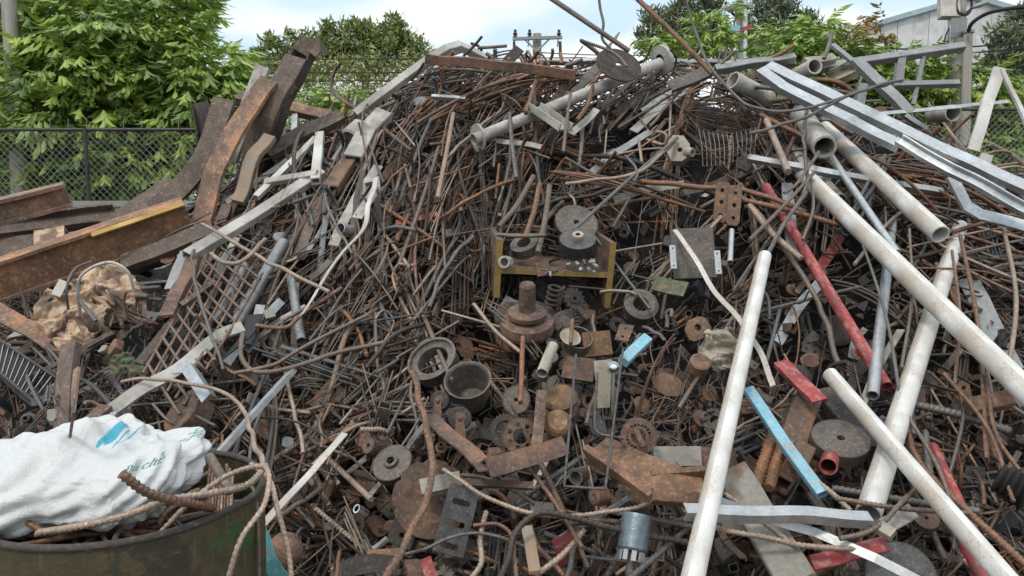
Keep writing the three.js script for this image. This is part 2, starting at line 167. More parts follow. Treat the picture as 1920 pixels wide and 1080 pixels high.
const M = {
  rust: mk(TX.rust, 1.6), rustO: mk(TX.rustO, 1.6), rustD: mk(TX.rustD, 1.6), rustG: mk(TX.rustG, 1.6, { metal: .15, rough: .65 }), steel: mk(TX.steel, 2, { metal: .45, rough: .5 }), dark: mk(TX.steel, 2, { color: [.5, .48, .48], metal: .3, rough: .5 }),
  galv: mk(TX.galv, 2, { metal: .75, rough: .4, color: [.84, .86, .87], bump: .0004 }), alu: mk(TX.galv, 1.3, { metal: .7, rough: .46, color: [.78, .79, .79], bump: .0006 }), galvD: mk(TX.galv, 2, { metal: .6, rough: .5, color: [.5, .5, .49] }),
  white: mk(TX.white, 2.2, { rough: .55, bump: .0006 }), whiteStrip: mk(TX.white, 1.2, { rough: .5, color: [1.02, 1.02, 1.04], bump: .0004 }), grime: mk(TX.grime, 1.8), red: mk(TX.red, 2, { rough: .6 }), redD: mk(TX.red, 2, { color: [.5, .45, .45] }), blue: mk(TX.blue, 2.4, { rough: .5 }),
  drum: mk(TX.drum, 1.6, { rough: .5, metal: .15, color: [.62, .68, .52], bump: .002 }), kraft: mk(TX.kraft, 4), wood: mk(TX.wood, 2), conc: mk(TX.conc, .8), dirt: mk(TX.dirt, .7), yellow: mk(TX.white, 2, { color: [.86, .58, .2] }), teal: mk(TX.blue, 2, { color: [.55, .75, .6] }), green: mk(TX.drum, 2, { color: [1.2, 1.5, 1.2] }),
  rubber: mk(TX.steel, 3, { color: [.12, .12, .125], rough: .6 }), chrome: new THREE.MeshStandardMaterial({ color: 0xcfd3d6, metalness: 1, roughness: .12 }), gold: mk(TX.rustO, 3, { color: [1.0, .95, .75], metal: .3, rough: .5 }), poly: mk(TX.grime, 2, { color: [.95, .88, .76], rough: .4 }),
  beam: mk(TX.rust, 1.3, { color: [1.85, 1.78, 1.72] }), beamD: mk(TX.rustG, 1.3, { color: [1.15, 1.02, .95] }),
  rustB: mk(TX.rustO, 1.6, { color: [1.12, 1.04, 1.0] }), worn: mk(TX.worn, 1.6),
  edge: mk(TX.rustO, 5, { color: [1.5, 1.75, .75] }),
};
// tones for bars and rods, each with words for its colour
const TONES = [['dark brown', TX.rustD, [1.1, .98, .9]], ['rusty brown', TX.rust, [1.5, 1.34, 1.2]], ['grey brown', TX.rustG, [1.4, 1.3, 1.21]], ['orange rusted', TX.rustO, [1.45, 1.22, 1.0]], ['dull grey', TX.steel, [1.3, 1.27, 1.24]], ['pale dusty brown', TX.rustG, [2.7, 2.45, 2.2]]];
const TW = [4.4, 3, 4.2, 1, 3.2, 2];
const RODM = TONES.map(([w, t, c]) => ({ words: w, plain: mk(t, 3.5, { color: c, y: 6, rough: .52, metal: .3 }), ribbed: mk(t, 3.5, { color: c, y: 6, rib: true, rough: .52, metal: .3 }) }));
function tone() { let s = TW.reduce((a, b) => a + b) * R(); for (let i = 0; i < TW.length; i++) if ((s -= TW[i]) < 0) return i; return 0; }

// ================= SETTING =================
{ const g = new THREE.PlaneGeometry(500, 500, 60, 60); g.rotateX(-Math.PI / 2); const u = g.attributes.uv; for (let i = 0; i < u.count; i++) u.setXY(i, u.getX(i) * 500, u.getY(i) * 500); struct('ground', g, M.dirt, 'bare grey brown yard ground under the heap'); }
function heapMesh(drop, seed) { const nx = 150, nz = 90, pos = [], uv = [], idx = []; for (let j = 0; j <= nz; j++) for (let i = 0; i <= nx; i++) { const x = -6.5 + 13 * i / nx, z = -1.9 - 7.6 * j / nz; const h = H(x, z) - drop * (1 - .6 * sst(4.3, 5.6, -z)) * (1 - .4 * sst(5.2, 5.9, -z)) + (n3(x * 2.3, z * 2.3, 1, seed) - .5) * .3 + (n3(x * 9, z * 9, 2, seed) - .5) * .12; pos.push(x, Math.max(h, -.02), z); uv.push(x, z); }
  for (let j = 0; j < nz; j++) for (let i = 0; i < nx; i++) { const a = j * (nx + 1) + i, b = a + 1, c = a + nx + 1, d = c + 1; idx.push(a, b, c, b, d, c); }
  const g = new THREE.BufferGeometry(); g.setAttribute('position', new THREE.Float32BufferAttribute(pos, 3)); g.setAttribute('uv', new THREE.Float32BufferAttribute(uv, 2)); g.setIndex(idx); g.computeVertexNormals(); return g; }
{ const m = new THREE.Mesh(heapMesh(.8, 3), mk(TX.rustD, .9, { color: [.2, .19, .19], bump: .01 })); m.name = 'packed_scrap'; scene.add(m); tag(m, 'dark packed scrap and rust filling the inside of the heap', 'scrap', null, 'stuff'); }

// concrete wall with the chain link fence on it (two stretches)
function fence(x0, x1, d, yTop, yBot, label, posts, wallLabel) {
  const a = A(x0, yTop, d), b = A(x1, yTop, d), lo = A(x0, yBot, d).y, hi = a.y; const g = thing('chain_link_fence', label, 'fence', V((a.x + b.x) / 2, 0, a.z)); const X0 = a.x - g.position.x, X1 = b.x - g.position.x;
  const bar = (p, q, r, n) => part(n, rodGeo([p, q], r * .8, { sides: 8, smooth: false }), M.dark, g);
  bar(V(X0, hi, 0), V(X1, hi, 0), .022, 'top_rail'); bar(V(X0, lo, 0), V(X1, lo, 0), .016, 'bottom_rail');
  for (const px of posts) { const q = A(px, yTop, d).x - g.position.x; bar(V(q, lo - .2, .01), V(q, hi + .01, .01), .026, 'post'); }
  const L = [], s = .072, w = .0026, hh = hi - lo; const q = new THREE.CylinderGeometry(w, w, 1, 4, 1, true);
  for (let k = 0; X0 + k * s < X1 + hh; k++) for (const sg of [1, -1]) { let xa = X0 + k * s, xb = xa - hh; if (sg < 0) { xb = xa; xa = xa - hh; } const c = q.clone(); let ya = lo, yb = hi; const len = Math.hypot(xb - xa, yb - ya); c.scale(1, len, 1); c.rotateZ(Math.atan2(-(xb - xa), yb - ya)); c.translate((xa + xb) / 2, (ya + yb) / 2, sg * .003); const f = Math.min(xa, xb) < X0 - .02 || Math.max(xa, xb) > X1 + .02; if (!f) L.push(c); }
  const mesh = part('wire_mesh', merge(L), M.galvD, g); mesh.userData.kind = 'stuff';
  for (let x = X0 + .1; x < X1; x += .19) part('spike', rodGeo([V(x, hi, 0), V(x + .005, hi + .11, 0)], .004, { sides: 5, smooth: false }), M.galvD, g);
  const w2 = thing('boundary_wall', wallLabel, 'wall', V(g.position.x, 0, a.z - .02)); const wg = new THREE.BoxGeometry(X1 - X0, lo - .03, .16); const u = wg.attributes.uv; for (let i = 0; i < u.count; i++) u.setXY(i, u.getX(i) * (X1 - X0), u.getY(i) * lo); wg.translate(0, (lo - .03) / 2, 0); part('wall', wg, M.conc, w2); const cg = new THREE.BoxGeometry(X1 - X0, .06, .2); cg.translate(0, lo - .0, 0); part('coping', cg, M.conc, w2); }
fence(-200, 640, 8, 243, 382, 'chain link fence with spiked top rail behind the rusty beams', [-50, 160, 372, 584], 'low weathered concrete wall under the spiked fence');
fence(1700, 2100, 8.6, 205, 330, 'chain link fence behind the bent white frame beside the heap', [1790, 1990], 'low concrete wall behind the end of the long zinc profiles');

// leaves
function leafGeo(L, W, sag) { const B = new Buf(), st = [[0, .04], [.3, .9], [.62, 1], [.85, .55], [1, 0]], mid = t => V(0, t * L, -sag * t * t * L), ed = (t, w, s) => V(s * w * W / 2, t * L, -sag * t * t * L + .16 * w * W);
  for (let i = 0; i < st.length - 1; i++) { const [t0, w0] = st[i], [t1, w1] = st[i + 1]; for (const s of [-1, 1]) { const a = mid(t0), b = ed(t0, w0, s), c = ed(t1, w1, s), d = mid(t1); w1 ? B.quad(a, b, c, d, [0, t0], [s, t0], [s, t1], [0, t1]) : B.tri(a, b, d, [0, t0], [s, t0], [0, t1]); } } return B.geo(); }
const LEAF = [leafGeo(1, .27, .25), leafGeo(1, .24, .5), leafGeo(1, .3, .1)];
const leafM = (c, tr = .35) => new THREE.MeshPhysicalMaterial({ color: new THREE.Color().setRGB(...c), roughness: .55, transmission: tr, thickness: 0, side: THREE.DoubleSide });
const LM = { bright: leafM([.31, .45, .12], .42), mid: leafM([.21, .28, .105], .32), dark: leafM([.10, .15, .055], .2), olive: leafM([.25, .30, .12], .3), blue: leafM([.145, .19, .12], .27), red: leafM([.34, .27, .13], .3) };
const mt = (p, q, s) => new THREE.Matrix4().compose(p, q, typeof s === 'number' ? V(s, s, s) : s);
const quat = (yaw, pitch, roll) => new THREE.Quaternion().setFromEuler(new THREE.Euler(pitch, yaw, roll, 'YXZ'));
// leaflets of one hanging spray: matrices within the spray
function sprayMats(rnd, pairs, L) { const o = []; for (let i = 0; i < pairs; i++) { const t = (i + 1) / pairs, p = V(0, .05 * Math.sin(t * 3) - .25 * t * t * L * pairs * .35, t * L * pairs * .33); for (const s of [-1, 1]) { o.push(mt(p, new THREE.Quaternion().setFromEuler(new THREE.Euler(2.35 + rnd() * .5, s * (.9 - .45 * t) + (rnd() - .5) * .3, (rnd() - .5) * .5, 'YXZ')), L * (.8 + .35 * rnd()))); } } return o; }
const SPRAYS = [0, 1, 2, 3].map(k => { const r = rng(60 + k); return sprayMats(r, 4 + (k & 1), 1); });
const SPRAYG = SPRAYS.map((ms, k) => merge(ms.map((m, i) => LEAF[(i + k) % 3].clone().applyMatrix4(m))));
const cone = (a, b, r0, r1) => { const L = a.distanceTo(b), g = new THREE.CylinderGeometry(r1, r0, L, 9, 4); g.translate(0, L / 2, 0); g.applyQuaternion(new THREE.Quaternion().setFromUnitVectors(V(0, 1, 0), V().subVectors(b, a).normalize())); g.translate(a.x, a.y, a.z); return g; };
const BARK = mk(TX.wood, 2, { color: [.6, .52, .45], bump: .006 });
// blobs: [px, py, distance, radius in px]; sprays of leaves sit through the shell of each blob
function tree(name, label, cat, blobs, { n, size, mat, spray = true, single = 0, trunk = true, seed = 1, tint = .3, group, flatz = .8, trunkAt, ragged } = {}) {
  const r = rng(seed * 131 + 9), C = blobs.map(b => ({ c: A(b[0], b[1], b[2]), r: b[3] * b[2] / F })); const mx = trunkAt ?? C.reduce((s, b) => s + b.c.x, 0) / C.length, mz = C.reduce((s, b) => s + b.c.z, 0) / C.length - .3;
  const g = thing(name, label, cat, V(mx, 0, mz), group); if (ragged) for (const b of C.slice()) { for (let i = 0; i < 7; i++) { const a = r() * 6.28, u = r() * 1.6 - .6, q = Math.sqrt(Math.max(0, 1 - u * u)); C.push({ c: b.c.clone().add(V(Math.cos(a) * q, u, Math.sin(a) * q * .8).multiplyScalar(b.r * .85)), r: b.r * (.22 + .3 * r()), sub: 1 }); } b.r *= .82; } const tot = C.reduce((s, b) => s + b.r * b.r, 0); let all = [];
  for (const b of C) { const k = Math.round(n * b.r * b.r / tot); for (let i = 0; i < k; i++) { const u = r() * 2 - 1, a = r() * 6.283, q = Math.sqrt(1 - u * u), rad = b.r * (.45 + .6 * Math.pow(r(), .6)); const dir = V(q * Math.cos(a), u, q * Math.sin(a) * flatz); const p = b.c.clone().addScaledVector(dir, rad); const yaw = Math.atan2(dir.x, dir.z) + (r() - .5) * 1.6;
    all.push({ p, yaw, pitch: spray ? -.25 + (r() - .5) * .9 - dir.y * .3 : (r() - .5) * 3, roll: (r() - .5) * (spray ? .7 : 3), s: size * (.7 + .6 * r()), c: r(), front: p.z }); } }
  all.sort((a, b) => b.front - a.front);
  const off = V(mx, 0, mz); let made = 0;
  if (single) for (let i = 0; i < all.length && made < single; i += 3) { const a = all[i]; a.done = true; const k = i % 4, base = mt(a.p.clone().sub(off), quat(a.yaw, a.pitch, a.roll), a.s); SPRAYS[k].forEach((m, j) => { if (made >= 296) return; const l = part('leaf', LEAF[(j + k) % 3], mat, g); l.applyMatrix4(base.clone().multiply(m)); made++; }); }
  const rest = all.filter(a => !a.done), kinds = spray ? 4 : 3; for (let k = 0; k < kinds; k++) { const mine = rest.filter((_, i) => i % kinds === k), im = new THREE.InstancedMesh(spray ? SPRAYG[k] : LEAF[k], mat, mine.length), col = new THREE.Color();
    mine.forEach((a, i) => { im.setMatrixAt(i, mt(a.p.clone().sub(off), quat(a.yaw, a.pitch, a.roll), a.s)); const t = 1 - tint + 2 * tint * a.c; col.setRGB(t * (.92 + .25 * a.c), t, t * (1 - .3 * a.c)); im.setColorAt(i, col); }); im.name = 'foliage'; im.userData.kind = 'stuff'; g.add(im); }
  if (trunk) { const lowest = C.reduce((m, b) => Math.min(m, b.c.y), 99), top = V(0, Math.max(1.2, lowest), 0), w = .1 + .012 * C.reduce((m, b) => Math.max(m, b.c.y), 0); part('trunk', cone(V(0, -.05, 0), top, w, w * .7), BARK, g); for (const b of C.filter(q => !q.sub)) part('branch', cone(top, b.c.clone().sub(off), w * .5, w * .12), BARK, g); }
  return g; }
tree('leafy_tree', 'bright green tree with drooping leaf sprays behind the spiked fence', 'tree', [[60, 40, 9.4, 150], [210, 20, 9.6, 150], [330, 20, 9.4, 62], [405, 140, 9.2, 60], [300, 130, 9.2, 100], [140, 190, 9.0, 130], [0, 220, 9.0, 120], [375, 215, 9.1, 85], [230, 300, 9.1, 110], [70, 340, 9.2, 110], [330, 330, 9.3, 90], [200, 110, 9.1, 110], [440, 190, 9.3, 44], [462, 235, 9.4, 48]], { n: 3700, size: .158, mat: LM.bright, single: 40, seed: 3, tint: .36 });
tree('hedge', 'dark green dense hedge behind the drooping tree and fence', 'hedge', [[-60, 300, 12, 130], [60, 290, 12, 120], [180, 300, 12, 120], [300, 290, 12, 120], [400, 330, 12, 110], [500, 340, 12, 100], [120, 190, 12.4, 120], [250, 160, 12.4, 120], [360, 230, 12.2, 70], [20, 130, 12.4, 110]], { n: 9000, size: .2, mat: LM.dark, spray: false, trunk: false, seed: 4, tint: .4 });
tree('crown_tree', 'tall rounded green tree in the distance beyond the power lines', 'tree', [[655, 105, 30, 62], [715, 95, 30, 58], [765, 110, 30, 44], [690, 70, 30, 30], [625, 75, 30, 32], [600, 120, 30, 45], [655, 58, 30, 22], [745, 70, 30, 24]], { n: 8500, size: .24, mat: LM.mid, spray: false, seed: 5, tint: .5, ragged: 1 });
tree('crown_tree', 'smaller distant green tree left of the tall rounded one', 'tree', [[520, 110, 32, 40], [560, 95, 32, 38], [490, 130, 32, 34], [555, 130, 32, 40], [460, 160, 32, 36]], { n: 4600, size: .25, mat: LM.mid, spray: false, seed: 6, tint: .5, ragged: 1 });
tree('shrub_bank', 'pale olive bank of shrubs beneath the distant trees', 'shrubs', [[500, 180, 20, 70], [570, 160, 20, 60], [640, 175, 20, 65], [700, 160, 20, 60], [770, 150, 20, 50], [740, 210, 20, 60], [610, 230, 20, 70], [690, 240, 20, 60], [540, 240, 20, 70], [830, 160, 20, 40], [480, 260, 20, 70]], { n: 11000, size: .15, mat: LM.olive, spray: false, trunk: false, seed: 7, tint: .4 });
tree('shrub', 'small bright yellow green shrub left of the grey square tube', 'shrub', [[655, 196, 13, 16], [635, 190, 13, 14], [610, 185, 13, 14], [585, 190, 13, 14], [632, 206, 13, 22]], { n: 130, size: .16, mat: LM.bright, trunk: false, seed: 8 });
tree('dark_tree', 'dark blue green tree behind the leaning ribbed bars', 'tree', [[1235, 62, 24, 42], [1275, 40, 24, 44], [1320, 45, 24, 48], [1215, 85, 24, 26], [1290, 90, 24, 46], [1345, 85, 24, 42], [1310, 8, 24, 32]], { n: 5200, size: .2, mat: LM.blue, spray: false, seed: 9, tint: .45, ragged: 1 });
tree('dark_tree', 'dark tree left of the white warehouse roof', 'tree', [[1420, 55, 26, 44], [1460, 25, 26, 42], [1475, 62, 26, 46], [1515, 62, 26, 34], [1548, 75, 26, 24], [1415, 100, 26, 40], [1440, 5, 26, 30]], { n: 5200, size: .2, mat: LM.blue, spray: false, seed: 10, tint: .45, ragged: 1 });
tree('dark_tree', 'dark tree beside the street lamp at the picture edge', 'tree', [[1895, 85, 18, 42], [1925, 50, 18, 46], [1870, 110, 18, 30], [1935, 130, 18, 60], [1880, 140, 18, 40], [1940, 20, 18, 30]], { n: 3600, size: .17, mat: LM.blue, spray: false, seed: 11, tint: .4, ragged: 1 });
tree('leafy_bush', 'bright leafy bush in front of the white warehouse', 'bush', [[1470, 90, 10, 42], [1530, 78, 10, 40], [1590, 112, 10, 38], [1640, 125, 10, 36], [1480, 140, 10, 45], [1560, 140, 10, 55], [1640, 150, 10, 50], [1500, 200, 10.2, 50], [1600, 205, 10.2, 55]], { n: 1150, size: .125, mat: LM.bright, trunk: true, seed: 12, single: 30 });
tree('leafy_bush', 'bright leafy bush around the foot of the concrete pole', 'bush', [[1700, 128, 9.8, 42], [1745, 150, 9.8, 40], [1790, 170, 9.8, 45], [1840, 165, 9.8, 40], [1690, 190, 10, 50], [1760, 215, 10, 50], [1830, 220, 10, 50], [1890, 200, 10, 50], [1910, 250, 10, 50], [1780, 280, 10, 55], [1860, 290, 10, 55]], { n: 1200, size: .125, mat: LM.bright, trunk: true, seed: 13, single: 30 });
tree('hedge', 'dark green hedge low behind the zinc frame and pole', 'hedge', [[1450, 160, 11.5, 70], [1540, 190, 11.5, 75], [1640, 190, 11.5, 70], [1740, 210, 11.5, 75], [1840, 230, 11.5, 75], [1930, 250, 11.5, 80], [1800, 300, 11.5, 80], [1900, 330, 11.5, 80]], { n: 7000, size: .16, mat: LM.mid, spray: false, trunk: false, seed: 14, tint: .4 });
tree('sprig', 'sunlit leafy sprig beside the transformer pole', 'plant', [[1325, 50, 9.5, 20], [1345, 75, 9.5, 20], [1300, 90, 9.5, 18], [1365, 20, 9.5, 14], [1270, 92, 9.5, 12], [1330, 100, 9.5, 20]], { n: 130, size: .12, mat: LM.bright, seed: 15, trunk: false });
tree('sprig', 'leafy sprig poking up right behind the round black plate', 'plant', [[1225, 82, 9.5, 14], [1250, 80, 9.5, 14], [1262, 96, 9.5, 10]], { n: 40, size: .12, mat: LM.bright, seed: 16, trunk: false });
tree('sprig', 'reddish young shoots standing above the bright leafy bush', 'plant', [[1605, 45, 9.8, 10], [1600, 65, 9.8, 10], [1655, 42, 9.8, 10], [1640, 60, 9.8, 12], [1660, 62, 9.8, 10]], { n: 26, size: .12, mat: LM.red, seed: 17, trunk: false });

// poles and lines
const PC = mk(TX.conc, 1.2, { color: [1.1, 1.08, 1.02] });
function pole(label, px0, py0, px1, d, r, name = 'utility_pole', cat = 'utility pole') { const top = A(px0, py0, d), low = A(px1, 380, d); low.y = -.1; const g = thing(name, label, cat, V(low.x, 0, low.z)); part('pole', cone(V(0, -.1, 0), top.clone().sub(g.position), r * 1.15, r), PC, g); return g; }
pole('pale concrete pole rising behind the fence at the picture edge', 14, -60, 34, 8.5, .08);
{ const g = pole('distant utility pole with a crossarm above the heap', 1007, 64, 1007, 30, .17), q = g.position, at = (x, y, d = 29.7) => A(x, y, d).sub(q), L = (n, a, b, r, m = M.galvD) => part(n, rodGeo([a, b], r, { sides: 8, smooth: false }), m, g);
  part('crossarm', sweep(rect(.12, .14), [at(961, 73), at(1054, 70)], { up: V(0, 0, 1) }), M.galvD, g); L('brace', at(985, 75), at(1007, 96), .035); L('brace', at(1030, 73), at(1007, 96), .035);
  for (const x of [966, 993, 1048]) { const i = part('insulator', lathe([[0, 0], [.03, 0], [.09, .06], [.05, .09], [.1, .15], [.05, .2], [.06, .3], [0, .3]], 12), M.rustD, g); i.position.copy(at(x, 71)); i.rotation.x = -Math.PI / 2; L('lead', at(x, 62), at(x - 3, 88), .02, M.rubber); } L('cutout', at(1050, 78), at(1051, 106), .06, M.rustD); L('cutout', at(964, 78), at(964, 92), .05, M.rustD); }
{ const g = pole('utility pole with a small box and bracket between dark trees', 1392, -60, 1390, 17, .12), q = g.position, at = (x, y, d = 16.8) => A(x, y, d).sub(q); part('bracket', sweep(rect(.1, .1), [at(1366, 14), at(1412, 12)], { up: V(0, 0, 1) }), M.galvD, g); part('conduit', rodGeo([at(1397, -40), at(1397, 110)], .05, { smooth: false }), M.galv, g); part('box', sweep(rect(.22, .2), [at(1376, 50), at(1376, 72)], {}), M.blue, g); part('bracket', sweep(rect(.1, .1), [at(1380, 60), at(1410, 50)], { up: V(0, 0, 1) }), M.red, g); part('insulator', lathe([[0, 0], [.07, 0], [.1, .1], [.05, .2], [0, .25]], 10), M.conc, g).position.copy(at(1368, 18)); part('cable', rodGeo([at(1360, 4), at(1380, 30), at(1400, 18), at(1420, -4)], .03), M.rubber, g); }
{ const g = pole('stout concrete utility pole with meter box and cable coil', 1797, -80, 1797, 9.6, .1), q = g.position, at = (x, y, d = 9.45) => A(x, y, d).sub(q); const b = part('meter_box', sweep(rect(.22, .14), [at(1779, -30), at(1779, 34)], {}), mk(TX.conc, 2, { color: [1.5, 1.45, 1.4] }), g); part('lid', sweep(rect(.19, .012), [at(1778, -26, 9.37), at(1778, 30, 9.37)], {}), mk(TX.conc, 2, { color: [1.7, 1.65, 1.6] }), b); part('conduit', rodGeo([at(1783, -40), at(1783, 85)], .022, { smooth: false }), M.galv, g);
  for (let k = 0; k < 3; k++) { const c = []; for (let i = 0; i <= 20; i++) { const a = i / 20 * 6.28; c.push(at(1808 + Math.cos(a) * (13 + k), 8 + Math.sin(a) * (18 + 2 * k), 9.4 - k * .015)); } part('cable_coil', rodGeo(c, .008, { sides: 6 }), M.rubber, g); } part('band', sweep(flat(.23, .01), [at(1783, 52, 9.36), at(1812, 52, 9.36)], { up: V(0, 0, 1) }), M.galvD, g); part('drop_cable', rodGeo([at(1765, 100), at(1776, 60), at(1790, 40), at(1800, 10), at(1796, -30)], .009), M.rubber, g); }
{ const g = pole('slim pale steel post beside the stout concrete pole', 1815, 62, 1814, 9.3, .055, 'steel_post', 'post'); part("cap", lathe([[0, 0], [.07, 0], [.07, .03], [0, .05]], 14).rotateX(-Math.PI / 2), M.galvD, g).position.copy(A(1815, 62, 9.3).sub(g.position)); }
solo('service_cable', rodGeo([A(1816, 58, 9.2), A(1822, 44, 9.1), A(1845, 28, 9), A(1880, 18, 8.8), A(1930, 12, 8.6)], .022, { sides: 10 }), M.rubber, 'thick black cable arching out from the slim pale post', 'cable');
{ const g = thing('street_lamp', 'grey street lamp head on a short arm beside the stout pole', 'street lamp', A(1812, 24, 9.6)); const q = g.position; part('arm', rodGeo([V(0, 0, 0), A(1822, 16, 9.5).sub(q), A(1834, 10, 9.4).sub(q)], .015), M.galvD, g); const h = part('lamp_head', new THREE.SphereGeometry(.5, 18, 10), M.galvD, g); h.scale.set(.22, .06, .1); h.position.copy(A(1838, 9, 9.35).sub(q)); h.rotation.z = .35; }
function line(p, q, sag, r, label, n = 'power_line') { const pts = []; for (let i = 0; i <= 12; i++) { const t = i / 12, v = p.clone().lerp(q, t); v.y -= sag * 4 * t * (1 - t); pts.push(v); } solo(n, rodGeo(pts, r, { sides: 5, step: .5 }), M.rubber, label, 'power line', 'black lines strung behind the heap'); }
[[103, 108, 'topmost'], [128, 134, 'second highest'], [146, 148, 'middle'], [169, 172, 'second lowest'], [190, 196, 'lowest']].forEach(([a, b, w], i) => line(A(-300, a, 15), A(1100, b, 16), .05, .012, `${w} of the black lines crossing before the olive shrubs`));
[[72, 62, 'upper'], [80, 76, 'lower']].forEach(([a, b, w]) => line(A(1560, a + 14, 10), A(2050, b - 6, 10), .12, .011, `${w} black line crossing the white warehouse wall`));
line(A(1005, 98, 30), A(1500, 90, 30), .2, .02, 'thin line running from the crossarm pole over the heap crest');

// warehouse
{ const d = 45, g = thing('warehouse', 'white metal clad warehouse with blue edged gable roof', 'warehouse', V(A(1790, 300, d).x, 0, A(1790, 300, d).z)), q = g.position, at = (x, y) => A(x, y, d).sub(q), ap = at(1800, 6), lf = at(1585, 68), rt = at(2015, 66); const n = 15, wm = mk(TX.conc, .08, { color: [1.9, 1.98, 2.1], bump: 0 }); const topAt = x => x < ap.x ? mix(lf.y, ap.y, (x - lf.x) / (ap.x - lf.x)) : mix(ap.y, rt.y, (x - ap.x) / (rt.x - ap.x));
  for (let i = 0; i < n; i++) { const a = mix(lf.x, rt.x, i / n), b = mix(lf.x, rt.x, (i + 1) / n) - .04; const s = extrude(polyShape([[a, 0], [b, 0], [b, topAt(b)], [a, topAt(a)]]), .08, .01); s.translate(0, 0, (i % 2) * .03); part('panel', s, wm, g); }
  const bx = new THREE.BoxGeometry(rt.x - lf.x - .2, lf.y - .3, 20); bx.translate((lf.x + rt.x) / 2, (lf.y - .3) / 2, -10.2); part('body', bx, wm, g);
  for (const [a, b] of [[lf, ap], [rt, ap]]) { const up = V(0, 1, 0); part('roof_edge', sweep(rect(.3, .3), [V(a.x, a.y + .1, .16), V(b.x, b.y + .1, .16)], { up: V(0, 0, 1) }), mk(TX.conc, .2, { color: [1.1, 1.55, 1.75], bump: 0 }), g); part('roof', sweep(flat(20, .1), [V(a.x, a.y + .1, -10.2), V(b.x, b.y + .1, -10.2)], { up: V(0, 1, 0) }), wm, g); } }

// ================= THE THINGS ONE CAN SINGLE OUT ON THE HEAP =================
const LMK = [];                                                       // [px, py, phrase] of what small scrap lies next to
const where0 = (x, y) => x < 860 ? 'left of the ragged flat beam' : x < 1100 ? 'before the crossarm pole' : x < 1250 ? 'by the round black disc' : 'right of the black disc';
const lm = (px, py, w) => LMK.push([px, py, w]);
const mpp = pts => pts.reduce((s, p) => s + dep(p[0], p[1], p[2]), 0) / pts.length / F;
const PROF = { flat, angle, channel, trough, ibeam, rect };
function prof(p, s) { return PROF[p[0]](...p.slice(1).map(v => v * s)); }
let SEED = 1;
function SW(name, label, cat, p, pts, mat, o = {}) { const s = mpp(pts) * (o.k || .85); const q = prof(p, s), opt = { seed: SEED++, wob: .012, ...o }; if (o.hollow) { const t = o.hollow * s; opt.hole = [[-p[1] * s / 2 + t, -p[2] * s / 2 + t], [p[1] * s / 2 - t, -p[2] * s / 2 + t], [p[1] * s / 2 - t, p[2] * s / 2 - t], [-p[1] * s / 2 + t, p[2] * s / 2 - t]]; } return solo(name, sweep(q, pts.map(a => P(...a)), opt), mat, label, cat, o.group); }
function RB(label, w, pts, t, o = {}) { const s = mpp(pts); return solo('rebar', rodGeo(pts.map(a => P(...a)), w * s * .43, { ribs: o.ribs ?? .013, sides: 8, smooth: o.smooth ?? true }), RODM[t].plain, label, 'reinforcing bar', 'reinforcing bars on the heap'); }
function RD(label, w, pts, t, o = {}) { const s = mpp(pts); return solo(o.name || 'steel_rod', rodGeo(pts.map(a => P(...a)), w * s / 2, { sides: 8, smooth: o.smooth ?? true }), o.mat || RODM[t].plain, label, o.cat || 'steel rod', o.group || 'loose rods and wires on the heap'); }
function PI(label, w, a, b, mat, o = {}) { const s = mpp([a, b]) * (o.group ? .74 : .8), p = P(...a), q = P(...b), L = p.distanceTo(q), r = w * s / 2, t = r * (o.wall || .1); const g = lathe([[r - t, 0], [r - .002, 0], [r, .002], [r, L / 2], [r * (1 + (o.bulge || 0)), L - .002], [r - .002, L], [r - t, L], [r - t, 0]], 28); if (o.dent) { const ps = g.attributes.position, z0 = o.seed || 1; for (let i = 0; i < ps.count; i++) { const k = 1 + (n3(ps.getX(i) * 12, ps.getY(i) * 12, ps.getZ(i) * 5, z0) - .5) * o.dent; ps.setX(i, ps.getX(i) * k); ps.setY(i, ps.getY(i) * k); } }
  const u = g.attributes.uv; for (let i = 0; i < u.count; i++) u.setXY(i, u.getY(i), u.getX(i)); const m = new THREE.Mesh(g, mat); m.name = numbered(o.name || 'pipe'); if (o.cap) part('end_cap', lathe([[r - .003, 0], [r * .8, -.006], [0, -.01]], 24), mat, m); m.position.copy(p); m.quaternion.setFromUnitVectors(Zax, V().subVectors(q, p).normalize()); m.rotateZ(1.9); scene.add(m); return tag(m, label, o.cat || 'pipe', o.group); }
const sink = o => o >= 1.5 ? o : o - .1;
const put = (o, px, py, off, n, spin) => { o.position.copy(P(px, py, sink(off))); if (n) aim(o, n, spin); return o; };
function BX(name, label, cat, px, py, off, w, h, t, n, spin, mat, o = {}) { const s = dep(px, py, off) / F; const g = extrude(o.shape ? o.shape(s) : roundRect(w * s, h * s), t * s, .0015); const m = new THREE.Mesh(g, mat); m.name = numbered(name); scene.add(m); put(m, px, py, off, n, spin); return tag(m, label, cat, o.group); }
function LA(name, label, cat, px, py, off, pr, n, mat, o = {}) { const s = dep(px, py, off) / F; const m = new THREE.Mesh(lathe(pr.map(([r, h]) => [r * s, h * s]), 36), mat); m.name = numbered(name); scene.add(m); put(m, px, py, off, n, o.spin); return tag(m, label, cat, o.group); }
